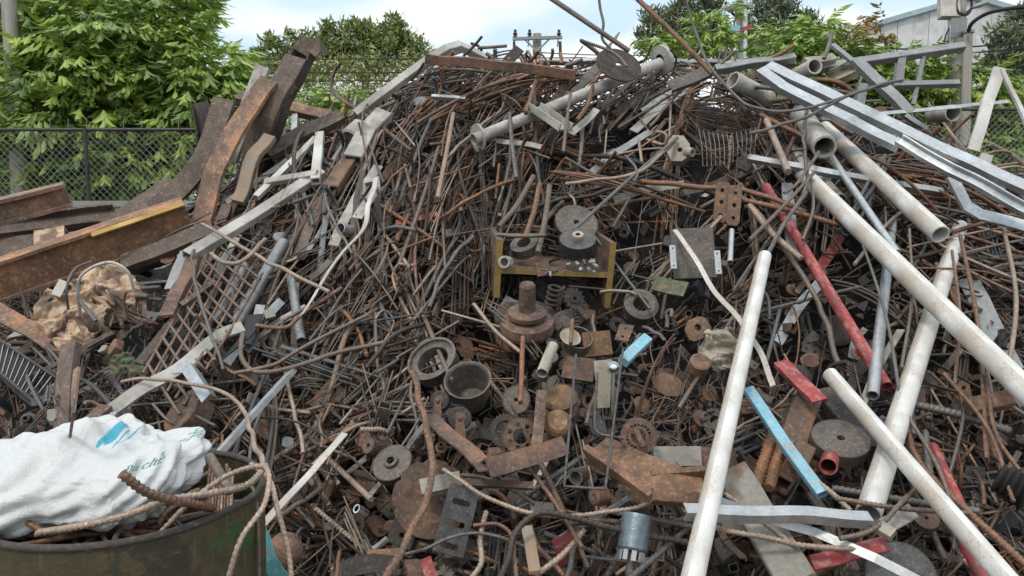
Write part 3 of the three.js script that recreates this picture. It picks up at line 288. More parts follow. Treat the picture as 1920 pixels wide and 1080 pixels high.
function GEAR(label, px, py, off, r, teeth, th, n, mat, { hole = .16, hub = 0, holes = 0, spin = 0, depth = .07, name = 'gear', cat = 'gear', face } = {}) {
  const s = dep(px, py, off) / F, rm = r * s, hs = []; for (let i = 0; i < holes; i++) { const a = i / holes * 6.283; hs.push([Math.cos(a) * rm * .62, Math.sin(a) * rm * .62, rm * .13]); }
  const g = thing(name, label, cat, P(px, py, sink(off)), 'gears and toothed discs on the heap'); aim(g, n, spin); part('toothed_disc', extrude(gearShape(rm, teeth, rm * depth, rm * hole, hs), th * s, .001, 18), mat, g);
  if (hub) part('hub', lathe([[rm * hole, -th * s * .8], [rm * hub, -th * s * .8], [rm * hub, th * s * .8], [rm * hub * .94, th * s * .9], [rm * hole, th * s * .9]], 24), face || mat, g); return g; }

// ---- rusty beams at the upper left ----
const BG = 'rusty beams and plates leaning at the top of the heap';
SW('steel_channel', 'tall bent rusty channel with torn open top against the trees', 'steel channel', ['trough', 44, 26, 4], [[580, 96, 5.35], [552, 150, 5.3], [528, 200, 5.3], [505, 270, 5.4], [490, 340, 5.5]], M.rustD, { group: BG, wob: .02 });
SW('steel_channel', 'broad rusty channel face left of the torn open channel', 'steel channel', ['channel', 52, 20, 4], [[555, 108, 5.25], [520, 165, 5.2], [496, 215, 5.2], [480, 265, 5.3], [455, 350, 5.4]], M.beamD, { group: BG, wob: .02 });
SW('torn_plate', 'folded torn flange at the tip of the tallest rusty channel', 'steel plate', ['angle', 34, 26, 3], [[562, 98, 5.28], [578, 70, 5.28]], M.beamD, { roll: .5 }); SW('torn_plate', 'bent out lip beside the tip of the tallest rusty channel', 'steel plate', ['angle', 22, 20, 3], [[585, 102, 5.25], [600, 84, 5.25], [612, 101, 5.3]], M.beamD, { roll: .3 });
SW('steel_strip', 'long curving light rust strip swooping down beside the channels', 'steel strip', ['channel', 46, 10, 3], [[505, 148, 5.2], [470, 195, 5.15], [430, 255, 5.1], [400, 320, 5.05], [375, 420, 5.0]], M.beam, { smooth: true, group: BG });
SW('steel_strip', 'broad brown curved plate in front of the fence end', 'steel plate', ['channel', 50, 9, 3], [[420, 184, 5.3], [402, 240, 5.25], [375, 300, 5.2], [335, 350, 5.2], [285, 395, 5.2]], M.beamD, { smooth: true, group: BG });
SW('steel_channel', 'short dark channel stub standing at the fence end', 'steel channel', ['trough', 36, 16, 3], [[375, 192, 5.5], [388, 250, 5.5], [392, 300, 5.6]], M.rustD, { group: BG });
SW('steel_angle', 'pale grey plate standing behind the curving strip', 'steel plate', ['angle', 34, 10, 3], [[492, 124, 5.6], [470, 180, 5.6], [430, 300, 5.7]], M.grime, { group: BG });
SW('steel_beam', 'rusty beam lying level behind the tall channels', 'steel beam', ['channel', 26, 18, 4], [[444, 176, 5.9], [530, 194, 5.9], [650, 222, 5.9], [700, 240, 6]], M.beam, { group: BG });
SW('steel_beam', 'weathered brown beam resting before the level rusty one', 'steel beam', ['channel', 34, 18, 4], [[638, 212, 5.5], [560, 248, 5.4], [500, 285, 5.3]], M.beamD, { group: BG });
SW('timber', 'split grey weathered board on the slope below the channels', 'timber', ['rect', 30, 14], [[508, 252, 5.2], [470, 310, 5.1], [440, 380, 5.0]], M.wood, { wob: .04 });
SW('timber', 'dark rough board beside the split grey one', 'timber', ['rect', 26, 14], [[480, 300, 5.25], [452, 360, 5.15], [420, 430, 5.0]], M.rustD, { wob: .04 });
SW('steel_plate', 'rusty plate leaning flat under the broad curved plate', 'steel plate', ['flat', 50, 5], [[325, 345, 5.4], [265, 385, 5.3], [200, 430, 5.2]], M.beamD, { group: BG });
// ---- beams at the left edge ----
SW('i_beam', 'thick rusty i beam end at the left picture edge, topmost of its stack', 'steel beam', ['ibeam', 34, 46, 7, 6], [[-60, 412, 5.1], [128, 364, 5.3]], M.beam, { up: V(0, 1, .25), wob: .004, k: 1 }); lm(100, 385, 'the thick beam end');
SW('steel_channel', 'dark rusty channel lying level behind the mottled one', 'steel channel', ['trough', 42, 20, 5], [[-40, 440, 5.5], [215, 408, 5.6]], M.beamD, { wob: .004, k: 1 });
SW('steel_channel', 'short chunky rusted channel bundle beside the yellow strip', 'steel channel', ['channel', 46, 30, 6], [[-20, 466, 5.15], [122, 446, 5.2]], M.beamD); SW('cardboard_wrap', 'grey brown paper wrapped round the rusted bundle', 'wrapping', ['channel', 50, 34, 3], [[60, 452, 5.1], [118, 440, 5.15]], M.kraft, { wob: .03 });
SW('steel_channel', 'wide mottled channel with its broad face to the viewer', 'steel channel', ['ibeam', 40, 72, 6, 10], [[-60, 545, 4.55], [355, 404, 4.95]], mk(TX.rustO, 1.1, { color: [1.5, 1.4, 1.25] }), { up: V(-.1, 1, .35), wob: .004, k: 1 }); lm(180, 475, 'the wide mottled channel');
SW('yellow_strip', 'yellow painted strip along the top of the mottled channel', 'painted strip', ['flat', 12, 4], [[172, 442, 4.62], [345, 383, 4.8]], M.yellow, { wob: .003 }); lm(255, 415, 'the yellow painted strip');
SW('steel_angle', 'bent rusty angle under the mottled channel end', 'steel angle', ['channel', 40, 20, 4], [[225, 492, 4.75], [330, 452, 4.75], [398, 422, 4.75]], M.beamD); SW('steel_plate', 'dark plate below the bent rusty angle', 'steel plate', ['flat', 30, 4], [[235, 510, 4.85], [330, 480, 4.9]], M.rustD);
SW('steel_channel', 'rusty channel stub under the stack at the picture edge', 'steel channel', ['channel', 34, 16, 4], [[-40, 500, 5], [60, 480, 5.1]], M.rustD);
SW('steel_beam', 'rough short channel piece in front of the torn brown paper', 'steel channel', ['channel', 44, 16, 5], [[178, 598, 4.3], [275, 578, 4.35]], M.beam); SW('steel_beam', 'darker short channel piece tucked behind the rough one', 'steel channel', ['channel', 38, 16, 5], [[240, 592, 4.45], [320, 582, 4.5]], M.rustD); lm(230, 590, 'the rough short channel piece');
SW('steel_angle', 'light rusty angle slanting under the torn brown paper', 'steel angle', ['angle', 40, 22, 5], [[-20, 572, 4.2], [60, 618, 4.2], [118, 658, 4.2]], M.beam, { roll: -.3 }); lm(60, 620, 'the slanting rusty angle');
SW('steel_angle', 'upright rusty angle standing behind the white sack', 'steel angle', ['angle', 38, 22, 5], [[128, 642, 3.6], [118, 730, 3.5], [112, 800, 3.4]], M.beamD, { roll: .25 }); lm(128, 710, 'the upright rusty angle');
SW('steel_strip', 'narrow rusty strip leaning on the front of the white sack', 'steel strip', ['angle', 13, 6, 2], [[142, 690, 1.62], [134, 770, 1.5], [123, 868, 1.43]], M.beam, { roll: .3, wob: .002 });
// grating
{ const a = [[-30, 618, 4.15], [165, 748, 3.75], [-30, 672, 4.05], [110, 792, 3.65]].map(q => P(...q)), g = thing('drain_grating', 'black steel grating with thin pale cross bars at picture edge', 'grating', a[0].clone()), l = v => v.clone().sub(a[0]); const K = sp => part('side_bar', sweep(rect(.012, .04), sp.map(l), {}), M.dark, g); K([a[0], a[1]]); K([a[2], a[3]]); K([a[1], a[3]]); for (let i = 1; i < 19; i++) part('cross_bar', sweep(rect(.005, .012), [l(a[0].clone().lerp(a[1], i / 19)), l(a[2].clone().lerp(a[3], i / 19))], {}), M.galvD, g); const m = a[0].clone().lerp(a[1], .5).lerp(a[2].clone().lerp(a[3], .5), .5); lm(70, 700, 'the black grating'); SW('steel_plate', 'black sheet lying under the grating', 'steel plate', ['flat', 70, 3], [[-30, 650, 4.22], [135, 775, 3.82]], M.rubber); }
// torn brown paper
function paper(label, px, py, off, w, h, n, spin, sd) { const s = dep(px, py, off) / F, c1 = creases(sd * 7 + 1, 5, .016, .034), c2 = creases(sd * 7 + 2, 6, .05, .1); const f = (x, y) => { const u = x / s, v = y / s; return [(n3(u / 24, v / 24, 5, sd) - .5) * 20 * s, (n3(u / 24, v / 24, 6, sd) - .5) * 20 * s, c1(u, v) * 46 * s + c2(u, v) * 13 * s - (x * x + y * y) * 1.2]; }; const g = crumple(w * s, h * s, 80, 64, f, (x, y) => { const q = Math.hypot(x / (w * s / 2), y / (h * s / 2)); return q < .62 + .6 * n3(Math.atan2(y, x) * 2.3 + 7, q * 3, 1, sd); }).toNonIndexed(); g.computeVertexNormals(); const m = new THREE.Mesh(g, M.kraft); m.name = numbered('kraft_paper'); scene.add(m); put(m, px, py, off, n, spin); return tag(m, label, 'wrapping paper'); }
paper('crumpled brown paper sheet caught under the mottled channel', 190, 545, 4.35, 190, 110, [0, .5, .85], .15, 5); paper('torn brown paper hanging below the crumpled sheet', 120, 595, 4.22, 150, 130, [-.1, .4, .9], -.7, 6); paper('ragged paper tail over the slanting rusty angle', 140, 628, 4.1, 100, 70, [.1, .6, .8], -1, 7); lm(190, 545, 'the crumpled brown paper');
BX('paper_label', 'small white printed label on the crumpled brown paper', 'label', 112, 540, 4.05, 20, 30, 1, [-.1, .4, .9], -.35, M.whiteStrip);
RD('greenish hose arching over the crumpled brown paper', 6, [[150, 590, 4.15], [150, 520, 4.1], [205, 492, 4.1], [240, 510, 4.1], [252, 550, 4.12]], 5, { name: 'hose', cat: 'hose', mat: M.grime }); RD('thin cable hoop at the edge of the torn paper', 5, [[128, 580, 4.1], [125, 540, 4.05], [140, 505, 4.1], [172, 490, 4.2]], 4, { name: 'cable', cat: 'cable' });
[[252, 533, 325, 527, 'topmost'], [256, 541, 300, 538, 'second'], [248, 550, 278, 556, 'thick dark'], [270, 556, 304, 562, 'lowest']].forEach(([a, b, c, d, w], i) => RB(`${w} of the ribbed bar ends poking out beside the brown paper`, i == 2 ? 10 : 7, [[a - 30, b + 3, 4.5], [c, d, 4.3]], i == 2 ? 4 : 4, { smooth: false }));
RB('short ribbed bolt stuck through the torn brown paper', 9, [[150, 565, 4.05], [180, 602, 3.98]], 4, { smooth: false }); RB('dark hanging bar at the edge of the torn paper', 8, [[40, 545, 4.2], [54, 596, 4.15]], 0, { smooth: false });

// ---- aluminium frames, tubes and the lattice left of centre ----
const AF = M.grime;
SW('aluminium_bar', 'long pale hollow bar slanting down across the lattice', 'metal bar', ['rect', 28, 18], [[352, 480, .35], [470, 410, .2], [604, 322, .25]], AF, { hollow: 3, wob: .003 }); lm(470, 405, 'the long pale hollow bar');
SW('aluminium_bar', 'white hollow bar of the bent frame, standing on end', 'metal bar', ['rect', 20, 16], [[600, 252, .3], [592, 340, .28]], M.whiteStrip, { hollow: 3, wob: .003 }); SW('aluminium_bar', 'pale slotted bar slanting from the top of the bent frame', 'metal bar', ['channel', 14, 10, 2], [[592, 256, .3], [480, 366, .3]], M.whiteStrip, { wob: .003 }); SW('aluminium_bar', 'short pale cross bar of the bent frame', 'metal bar', ['rect', 16, 14], [[498, 342, .3], [596, 326, .3]], M.grime, { wob: .003 }); lm(560, 320, 'the bent white frame');
SW('box_section', 'white painted box section with a rusted open lower end', 'box section', ['rect', 40, 26], [[722, 216, .25], [688, 248, .25], [660, 300, .25]], M.grime, { hollow: 4 }); SW('box_section', 'rusty box section running out of the white collar', 'box section', ['rect', 34, 24], [[672, 272, .22], [618, 358, .2]], M.rust, { hollow: 4 }); LA('pipe_collar', 'pale round collar round the bent box section', 'collar', 676, 258, .25, [[24, -14], [32, -14], [32, 16], [28, 20], [24, 16], [24, -14]], [-.55, -.6, .5], M.grime); lm(660, 290, 'the box section with a collar');
SW('square_tube', 'long grey square tube bent over the crest like an arch', 'square tube', ['rect', 20, 16], [[668, 214, 5.45], [740, 160, 5.5], [800, 116, 5.55], [838, 92, 5.6], [860, 86, 5.65], [920, 115, 5.8], [960, 140, 5.9]], M.grime, { wob: .005 }); lm(800, 125, 'the bent grey square tube');
SW('steel_beam', 'ragged rusty flat beam lying level along the crest', 'steel beam', ['rect', 14, 21], [[797, 110, 5.05], [940, 122, 5.1], [1078, 138, 5.2]], M.rust, { up: V(0, 1, .3), wob: .02 }); lm(940, 122, 'the ragged flat beam on the crest');
SW('aluminium_strip', 'short pale rail lying under the ragged flat beam', 'metal bar', ['rect', 8, 10], [[810, 182, .3], [872, 186, .3]], M.alu);
SW('bent_strip', 'thin white bent strip winding down left of centre', 'metal strip', ['flat', 13, 2], [[705, 335, .28], [692, 385, .3], [680, 435, .32], [640, 475, .3], [600, 535, .3], [566, 594, .3]], M.whiteStrip, { smooth: true, roll: .3, twist: .5 }); SW('bent_strip', 'rust stained plate behind the top of the winding white strip', 'metal strip', ['flat', 22, 2], [[708, 350, .2], [670, 410, .2]], M.grime); lm(650, 470, 'the winding white strip');
PI('short zinc pipe stub poking out by the winding strip', 26, [662, 434, .1], [638, 428, .26], M.galv, { wall: .12 });
SW('steel_angle', 'shiny folded angle pointing up from the drum side', 'steel angle', ['angle', 16, 12, 2], [[548, 690, .25], [395, 858, .35]], M.alu, { roll: .6, wob: .004 }); lm(470, 770, 'the shiny folded angle');
SW('flat_bar', 'clean white flat bar leaning beside the drum', 'flat bar', ['flat', 15, 4], [[646, 814, .3], [590, 880, .4], [484, 994, .6]], M.whiteStrip, { wob: .003 }); lm(570, 900, 'the clean white flat bar');
PI('grey flanged post slanting down behind the lattice', 30, [532, 455, .1], [440, 612, .1], M.galvD, { dent: .02, wall: .15 }); LA('flange', 'round flat flange capping the grey slanting post', 'flange', 533, 450, .14, [[0, 0], [22, 0], [22, 4], [0, 5]], [.35, .75, .3], M.galvD); lm(500, 520, 'the grey flanged post');
PI('dark grey post beside the flanged one', 36, [455, 500, .05], [410, 610, .05], M.galvD); PI('pale bent pipe right of the flanged post', 22, [545, 520, .06], [565, 640, .06], M.galvD, { dent: .1 });
{ const a = [[398, 465, .22], [492, 512, .2], [268, 700, .24], [345, 760, .2]].map(q => P(...q)), g = thing('wire_lattice', 'rusty diamond lattice panel of crossed bars, leaning on the slope', 'lattice panel', a[2].clone()), l = v => v.clone().sub(a[2]); const at = (u, v) => l(a[0].clone().lerp(a[1], u).lerp(a[2].clone().lerp(a[3], u), v)); for (let i = 0; i <= 5; i++) part('bar', rodGeo([at(i / 5, 0), at(i / 5 + .02, .5), at(i / 5, 1)], .008, { sides: 6 }), RODM[1].plain, g); for (let i = 0; i <= 11; i++) part('bar', rodGeo([at(-.02, i / 11 - .06), at(.5, i / 11), at(1.02, i / 11 + .05)], .0075, { sides: 6 }), RODM[2].plain, g); lm(400, 590, 'the rusty diamond lattice'); }
SW('steel_angle', 'rusty angle slanting from the beams behind the lattice', 'steel angle', ['angle', 30, 16, 4], [[372, 452, .35], [345, 520, .3], [310, 590, .3]], M.rust); SW('steel_angle', 'pale grey angle beside the rusty one behind the lattice', 'steel angle', ['angle', 36, 14, 4], [[352, 470, .3], [322, 540, .25]], M.galvD); SW('steel_angle', 'short rusty bar crossing the lattice', 'steel angle', ['angle', 13, 8, 3], [[338, 568, .3], [402, 525, .3]], M.rust);
SW('weathered_strip', 'long grey weathered strip bent over below the lattice', 'metal strip', ['channel', 30, 8, 3], [[455, 612, .2], [410, 628, .24], [330, 690, .26], [240, 745, .26], [165, 792, .25]], M.grime, { smooth: true }); SW('weathered_strip', 'short folded grey piece on the long weathered strip', 'metal strip', ['angle', 26, 20, 3], [[325, 690, .3], [345, 690, .32], [385, 745, .3]], M.galv); lm(350, 690, 'the long weathered strip');
SW('rubber_sheet', 'black ragged strip trailing beside the weathered strip', 'strip', ['flat', 36, 3], [[480, 590, .15], [455, 640, .18], [390, 700, .2]], M.rubber, { smooth: true, twist: .8 });
paper('dull green crumpled cloth below the lattice', 232, 690, .2, 70, 60, [0, .5, .8], .3, 9).material = M.green; lm(232, 690, 'the dull green cloth');
BX('stone_lump', 'small pale lump of concrete on the bars', 'concrete lump', 506, 590, .2, 18, 17, 14, [.2, .5, .8], .3, M.grime); SW('steel_angle', 'shiny ribbed strip end behind the white sack', 'metal strip', ['channel', 16, 8, 2], [[215, 770, .3], [190, 810, .35]], M.alu); SW('steel_plate', 'pitted rusty block beside the shiny strip end', 'steel block', ['rect', 30, 16], [[200, 765, .25], [160, 800, .3]], M.rust);

// ---- pipes ----
const WP = 'long white and grey pipes across the heap';
PI('long upright white pipe standing in front, capped top end', 43, [1434, 480, .42], [1293, 1110, .62], M.white, { group: WP, dent: .01, cap: 1 }); lm(1370, 760, 'the upright white pipe');
PI('longest grey white pipe slanting down to the picture edge', 50, [1505, 325, .22], [1960, 768, .55], M.white, { group: WP, dent: .015, seed: 3 }); lm(1700, 520, 'the longest slanting pipe');
PI('upper white pipe with its open rusty lipped end facing out', 42, [1545, 240, .12], [1763, 440, .42], M.white, { group: WP, wall: .14, bulge: .03 }); lm(1660, 340, 'the upper open ended pipe');
PI('white pipe leaning the other way behind the longest pipe', 46, [1800, 425, .1], [1628, 965, .36], M.white, { group: WP, dent: .01, seed: 5 }); lm(1735, 640, 'the pipe leaning the other way');
PI('lower white pipe running into the bottom picture corner', 46, [1556, 702, .36], [1925, 1130, .6], M.white, { group: WP, dent: .01, seed: 7 }); lm(1750, 900, 'the lower white pipe');
PI('short wide grey pipe with a socket mouth opening toward the viewer', 50, [1500, 215, .1], [1546, 276, .45], M.grime, { wall: .16, bulge: .06 }); lm(1540, 262, 'the wide socket pipe'); PI('grey pipe with open mouth on the crest, near the mesh', 42, [1442, 188, .1], [1374, 150, .45], M.grime, { wall: .18 }); lm(1390, 160, 'the open mouthed grey pipe'); PI('pale pipe mouth lying on the zinc profiles at the crest', 36, [1478, 150, 5.7], [1528, 124, 5.3], M.grime, { wall: .2 });
PI('grey pipe half buried beneath the aluminium rail', 44, [1480, 285, -.05], [1570, 380, .02], M.grime); PI('short grey pipe lying right below the zinc frame', 38, [1748, 215, 5.5], [1788, 212, 5.2], M.grime, { wall: .14 });
PI('slender zinc tube over the longest white pipe', 17, [1552, 285, .3], [1681, 474, .42], M.galv, { wall: .16 }); lm(1620, 390, 'the slender zinc tube');
PI('long grey flanged pipe slanting up across the crest', 27, [888, 262, .32], [1238, 118, .35], M.grime, { dent: .01 }); LA('flange', 'round flange on the upper end of the long grey pipe', 'flange', 1242, 112, .3, [[12, -6], [28, -4], [28, 4], [0, 6]], [.75, .3, -.4], M.grime); LA('flange', 'thin round flange on the lower end of the long grey pipe', 'flange', 898, 258, .36, [[0, 0], [27, 0], [27, 4], [0, 5]], [-.85, -.2, .5], M.grime); lm(1100, 175, 'the long flanged pipe');
LA('steel_disc', 'large thin black disc with a small centre hole on the crest', 'disc', 1160, 122, 5.15, [[6, -1], [44, -1], [44, 1.5], [6, 1.5], [6, -1]], [.2, .62, .75], M.rustD); lm(1160, 118, 'the black disc on the crest');
SW('metal_tray', 'pale folded tin tray on the flanged pipe', 'metal tray', ['trough', 40, 16, 3], [[1000, 205, .42], [1058, 244, .4]], M.grime, { roll: -.5 }); lm(1025, 225, 'the pale tin tray'); SW('metal_strip', 'pale angle piece lying right below the tin tray', 'metal strip', ['angle', 16, 8, 2], [[1070, 250, .28], [1120, 205, .28]], M.grime); SW('metal_strip', 'pale wedge shaped strip below the flanged pipe', 'metal strip', ['angle', 14, 8, 2], [[930, 262, .2], [1015, 275, .2]], M.grime);
PI('red painted pipe running down through the dark hollow', 25, [1436, 350, .16], [1662, 725, .26], M.red, { wall: .2 }); lm(1550, 540, 'the red pipe'); PI('short red pipe stub with its dark mouth toward the viewer', 40, [1560, 848, .2], [1553, 875, .36], M.red, { wall: .15 }); lm(1553, 870, 'the red pipe stub');
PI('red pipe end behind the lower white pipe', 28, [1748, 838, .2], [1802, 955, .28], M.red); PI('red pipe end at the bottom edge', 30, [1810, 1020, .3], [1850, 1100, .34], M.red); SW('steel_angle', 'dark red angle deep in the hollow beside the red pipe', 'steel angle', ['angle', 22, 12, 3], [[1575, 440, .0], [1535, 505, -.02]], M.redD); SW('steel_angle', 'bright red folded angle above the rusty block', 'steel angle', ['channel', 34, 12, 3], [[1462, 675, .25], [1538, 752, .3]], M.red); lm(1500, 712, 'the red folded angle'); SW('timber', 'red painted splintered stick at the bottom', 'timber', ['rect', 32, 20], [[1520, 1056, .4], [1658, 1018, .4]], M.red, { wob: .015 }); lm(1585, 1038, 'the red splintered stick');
SW('steel_strip', 'red plate half hidden under the bars at centre', 'steel strip', ['flat', 14, 3], [[1070, 342, .12], [1128, 342, .14]], M.red); SW('steel_strip', 'small red tube piece among rods left of centre', 'tube', ['rect', 14, 12], [[742, 420, .05], [822, 402, .08]], M.red);
// ---- zinc profiles and frames at the upper right ----
const ZG = 'long zinc profiles at the right of the crest';
SW('zinc_profile', 'uppermost long zinc profile reaching the right picture edge', 'metal profile', ['channel', 29, 14, 3], [[1440, 120, 5.0], [1560, 175, 4.75], [1740, 262, 4.5], [1970, 370, 4.2]], M.galv, { group: ZG, wob: .006 }); lm(1700, 245, 'the uppermost zinc profile');
SW('zinc_profile', 'zinc profile with spangled face bent at its upper end', 'metal profile', ['channel', 26, 16, 3], [[1426, 128, 4.95], [1470, 160, 4.85], [1560, 205, 4.65], [1690, 270, 4.45]], M.galv, { group: ZG, wob: .006 }); SW('zinc_profile', 'zinc profile splaying open toward the right edge', 'metal profile', ['trough', 26, 14, 3], [[1684, 266, 4.4], [1780, 320, 4.2], [1950, 410, 4.0]], M.galv, { group: ZG, wob: .012, roll: .3 }); SW('zinc_profile', 'torn zinc web sheet between the two long profiles', 'metal profile', ['flat', 26, 2], [[1690, 275, 4.5], [1780, 300, 4.45], [1880, 330, 4.4]], M.galvD, { wob: .01, roll: -.5 }); SW('zinc_profile', 'short zinc strip hanging down from the splayed profile', 'metal profile', ['channel', 26, 8, 2], [[1785, 330, 4.25], [1815, 385, 4.2], [1840, 400, 4.2], [1930, 425, 4.1]], M.galv, { wob: .008 });
SW('steel_channel', 'dark studded channel crossing over the zinc profiles', 'metal profile', ['channel', 26, 14, 3], [[1606, 108, 5.2], [1650, 150, 5.1], [1706, 208, 5.0]], M.galvD, { group: ZG }); SW('steel_channel', 'slim grey profile joining the dark studded channel', 'metal profile', ['channel', 12, 8, 2], [[1562, 82, 5.4], [1600, 112, 5.3], [1700, 215, 5.15], [1740, 240, 5.1]], M.galvD, { group: ZG });
{ const g = thing('welded_rack', 'dull grey welded frame standing up over the right crest', 'metal frame', P(1690, 215, 5.6)), q = g.position, at = (x, y, d = 5.6) => P(x, y, d).sub(q), K = (a, b, w) => part('bar', sweep(rect(w * 5.6 / F, w * 5.6 / F), [a, b], {}), M.galvD, g); K(at(1535, 128), at(1806, 88), 15); K(at(1690, 102), at(1684, 152), 15); K(at(1675, 160), at(1797, 157), 12); K(at(1732, 104), at(1712, 196), 7); K(at(1616, 158), at(1610, 196), 18); lm(1690, 110, 'the welded zinc frame'); }
SW('aluminium_bar', 'pale bar lying level across the zinc profiles', 'metal bar', ['angle', 10, 8, 2], [[1540, 222, 4.75], [1700, 208, 5], [1890, 190, 5.2]], M.alu, { wob: .004 }); SW('aluminium_bar', 'white bent bar standing at the right edge', 'metal bar', ['channel', 24, 10, 2], [[1874, 128, 5.1], [1852, 200, 5.05], [1828, 280, 5]], M.whiteStrip); SW('aluminium_bar', 'slim white bar leaning against the white bent bar', 'metal bar', ['rect', 10, 8], [[1876, 128, 5.1], [1930, 240, 5]], M.whiteStrip); SW('aluminium_bar', 'white post foot behind the zinc profiles', 'metal bar', ['rect', 24, 12], [[1848, 290, 4.6], [1828, 345, 4.6]], M.whiteStrip);
SW('aluminium_rail', 'bright aluminium rail crossing from the mesh to the pipes', 'metal rail', ['channel', 15, 12, 3], [[1402, 292, .32], [1560, 322, .36], [1770, 357, .22]], M.alu, { wob: .004 }); lm(1500, 308, 'the bright aluminium rail');
SW('steel_beam', 'rusty flat bar wedged beside the wide socket pipe', 'steel bar', ['rect', 16, 10], [[1475, 175, .15], [1545, 215, .18], [1602, 252, .15]], M.rust); SW('steel_channel', 'long dark hollow channel lying on the crest', 'steel channel', ['rect', 16, 18], [[1340, 130, 5.5], [1490, 108, 5.5]], M.galvD, { hollow: 3 }); SW('square_tube', 'long grey tube lying level behind the crest, right part', 'square tube', ['rect', 12, 12], [[1240, 116, 6.1], [1490, 118, 6.1]], M.galvD); SW('square_tube', 'grey rail lying level behind the crest, middle part', 'square tube', ['rect', 11, 12], [[950, 119, 6], [1130, 114, 6]], M.galv); SW('metal_sheet', 'crumpled pale sheet behind the crest near the frame', 'metal sheet', ['trough', 34, 24, 2], [[1560, 150, 5.6], [1600, 138, 5.6]], M.poly, { wob: .04 }); SW('metal_sheet', 'pale tube end under the uppermost zinc profile', 'metal sheet', ['rect', 20, 16], [[1510, 118, 5.5], [1562, 108, 5.6]], M.poly, { wob: .02 });
SW('steel_plate', 'curved dark steel plate lying on the crest, left of the mouth', 'steel plate', ['channel', 30, 10, 3], [[1255, 160, 5.2], [1330, 132, 5.3]], M.rustG); SW('steel_plate', 'dark triangular plate sticking up from the crest', 'steel plate', ['flat', 26, 3], [[950, 118, 5.6], [975, 92, 5.6]], M.rustD);
PI('shiny slotted tube standing in the hollow under the pipes', 24, [1674, 412, .02], [1636, 742, .3], M.alu, { wall: .2 }); lm(1650, 590, 'the shiny slotted tube'); for (let i = 0; i < 5; i++) { const t = i / 5 + .08; LA('slot_hole', `dark hole in the shiny slotted tube, number ${['one', 'two', 'three', 'four', 'five'][i]} from its top`, 'hole', mix(1674, 1636, t) - 2, mix(412, 742, t), mix(.02, .3, t) + .032, [[0, 0], [2.4, 0], [2.4, 1], [0, 1]], [-.1, .3, 1], M.rubber); }
// ---- ribbed bars and wires that read one by one ----
RB('thick ribbed bar jutting up left out of the picture top', 11, [[1020, -12, 5.1], [1100, 42, 5.0], [1180, 96, 5.0]], 2); RB('wavy thin ribbed bar standing up from the black disc', 6, [[1122, -10, 5.1], [1130, 40, 5.1], [1128, 70, 5.1], [1145, 92, 5.1]], 4); RB('long rusty ribbed bar leaning up out of the top', 11, [[1192, -5, 5.0], [1270, 70, 4.9], [1335, 138, 4.8]], 1); RB('bent ribbed bar hooked over the black disc', 7, [[1087, 75, 5.0], [1130, 90, 5.0], [1150, 98, 4.95], [1175, 125, 4.9]], 2); lm(1110, 60, 'the thick jutting bar');
RB('thin ribbed bar sagging in a long loop over the mesh', 6, [[1286, 0, 4.7], [1305, 60, 4.7], [1335, 130, 4.6], [1385, 185, 4.5], [1440, 208, 4.4], [1520, 200, 4.4], [1600, 175, 4.5], [1690, 150, 4.7]], 4); RB('second sagging bar, ending at the frame foot', 7, [[1405, 250, 4.4], [1500, 222, 4.4], [1620, 168, 4.5], [1692, 150, 4.6]], 4); RB('grey ribbed bar lying level under the zinc profiles', 9, [[1415, 163, .4], [1480, 168, .4], [1565, 168, .4]], 4); RB('brown ribbed bar curling beside the wide socket pipe', 10, [[1440, 190, .35], [1500, 182, .35], [1565, 172, .4], [1600, 178, .4]], 2); RB('thick rust brown bar hooked under the frame', 13, [[1530, 150, .3], [1565, 152, .35], [1590, 168, .35], [1602, 180, .3]], 1);
RB('upright thin ribbed bar in front of the socket pipe', 7, [[1521, 140, .5], [1514, 200, .5], [1508, 270, .48], [1512, 330, .45], [1505, 365, .4]], 4); RB('curved bar dropping from the aluminium rail', 7, [[1535, 285, .5], [1512, 320, .48], [1490, 350, .4], [1470, 362, .4]], 2); RB('thick flaking bar below the mesh, pointing down', 15, [[1437, 226, .45], [1478, 322, .5]], 5, { ribs: 0 }); RB('flaking bar slanting under the socket pipe', 11, [[1425, 215, .3], [1475, 240, .3], [1510, 258, .3]], 1);
lm(1458, 275, 'the thick flaking bar');
RB('upright orange brown ribbed bar in front of the flanged pipe', 9, [[1017, 114, .5], [1002, 160, .5], [986, 212, .5]], 1); RB('rust mottled bar standing upright in the rods', 9, [[850, 212, .3], [836, 290, .3], [820, 372, .28]], 5); RB('grey ribbed bar hanging below the flange', 9, [[955, 212, .42], [960, 270, .4], [968, 334, .36]], 4); RB('dark upright bar next to the tin tray', 7, [[1070, 176, .5], [1062, 230, .48], [1056, 285, .45]], 2); RB('brown bar bent over beside the flanged pipe', 9, [[1112, 160, .4], [1100, 200, .4], [1082, 225, .38]], 1);
RB('pale brown bar leaning left of the stacked gears', 11, [[1000, 330, .3], [965, 390, .3], [935, 425, .28]], 2); RB('upright rusty bar left of the stacked gears', 12, [[1012, 345, .3], [1000, 400, .3], [985, 445, .28]], 1); RB('upright grey ribbed bar beside the stacked gears', 12, [[1030, 348, .3], [1022, 410, .3], [1008, 475, .3]], 2); RB('grey bar slanting across the gears to the upper right', 8, [[1270, 258, .45], [1170, 345, .42], [1075, 432, .38]], 4); RB('pale crooked wire across the bars at centre', 8, [[1060, 345, .4], [1180, 330, .4], [1195, 325, .4], [1265, 265, .42]], 5); RB('hooked bright wire right of centre', 6, [[1172, 292, .42], [1185, 305, .42], [1195, 328, .42], [1188, 340, .42]], 4);
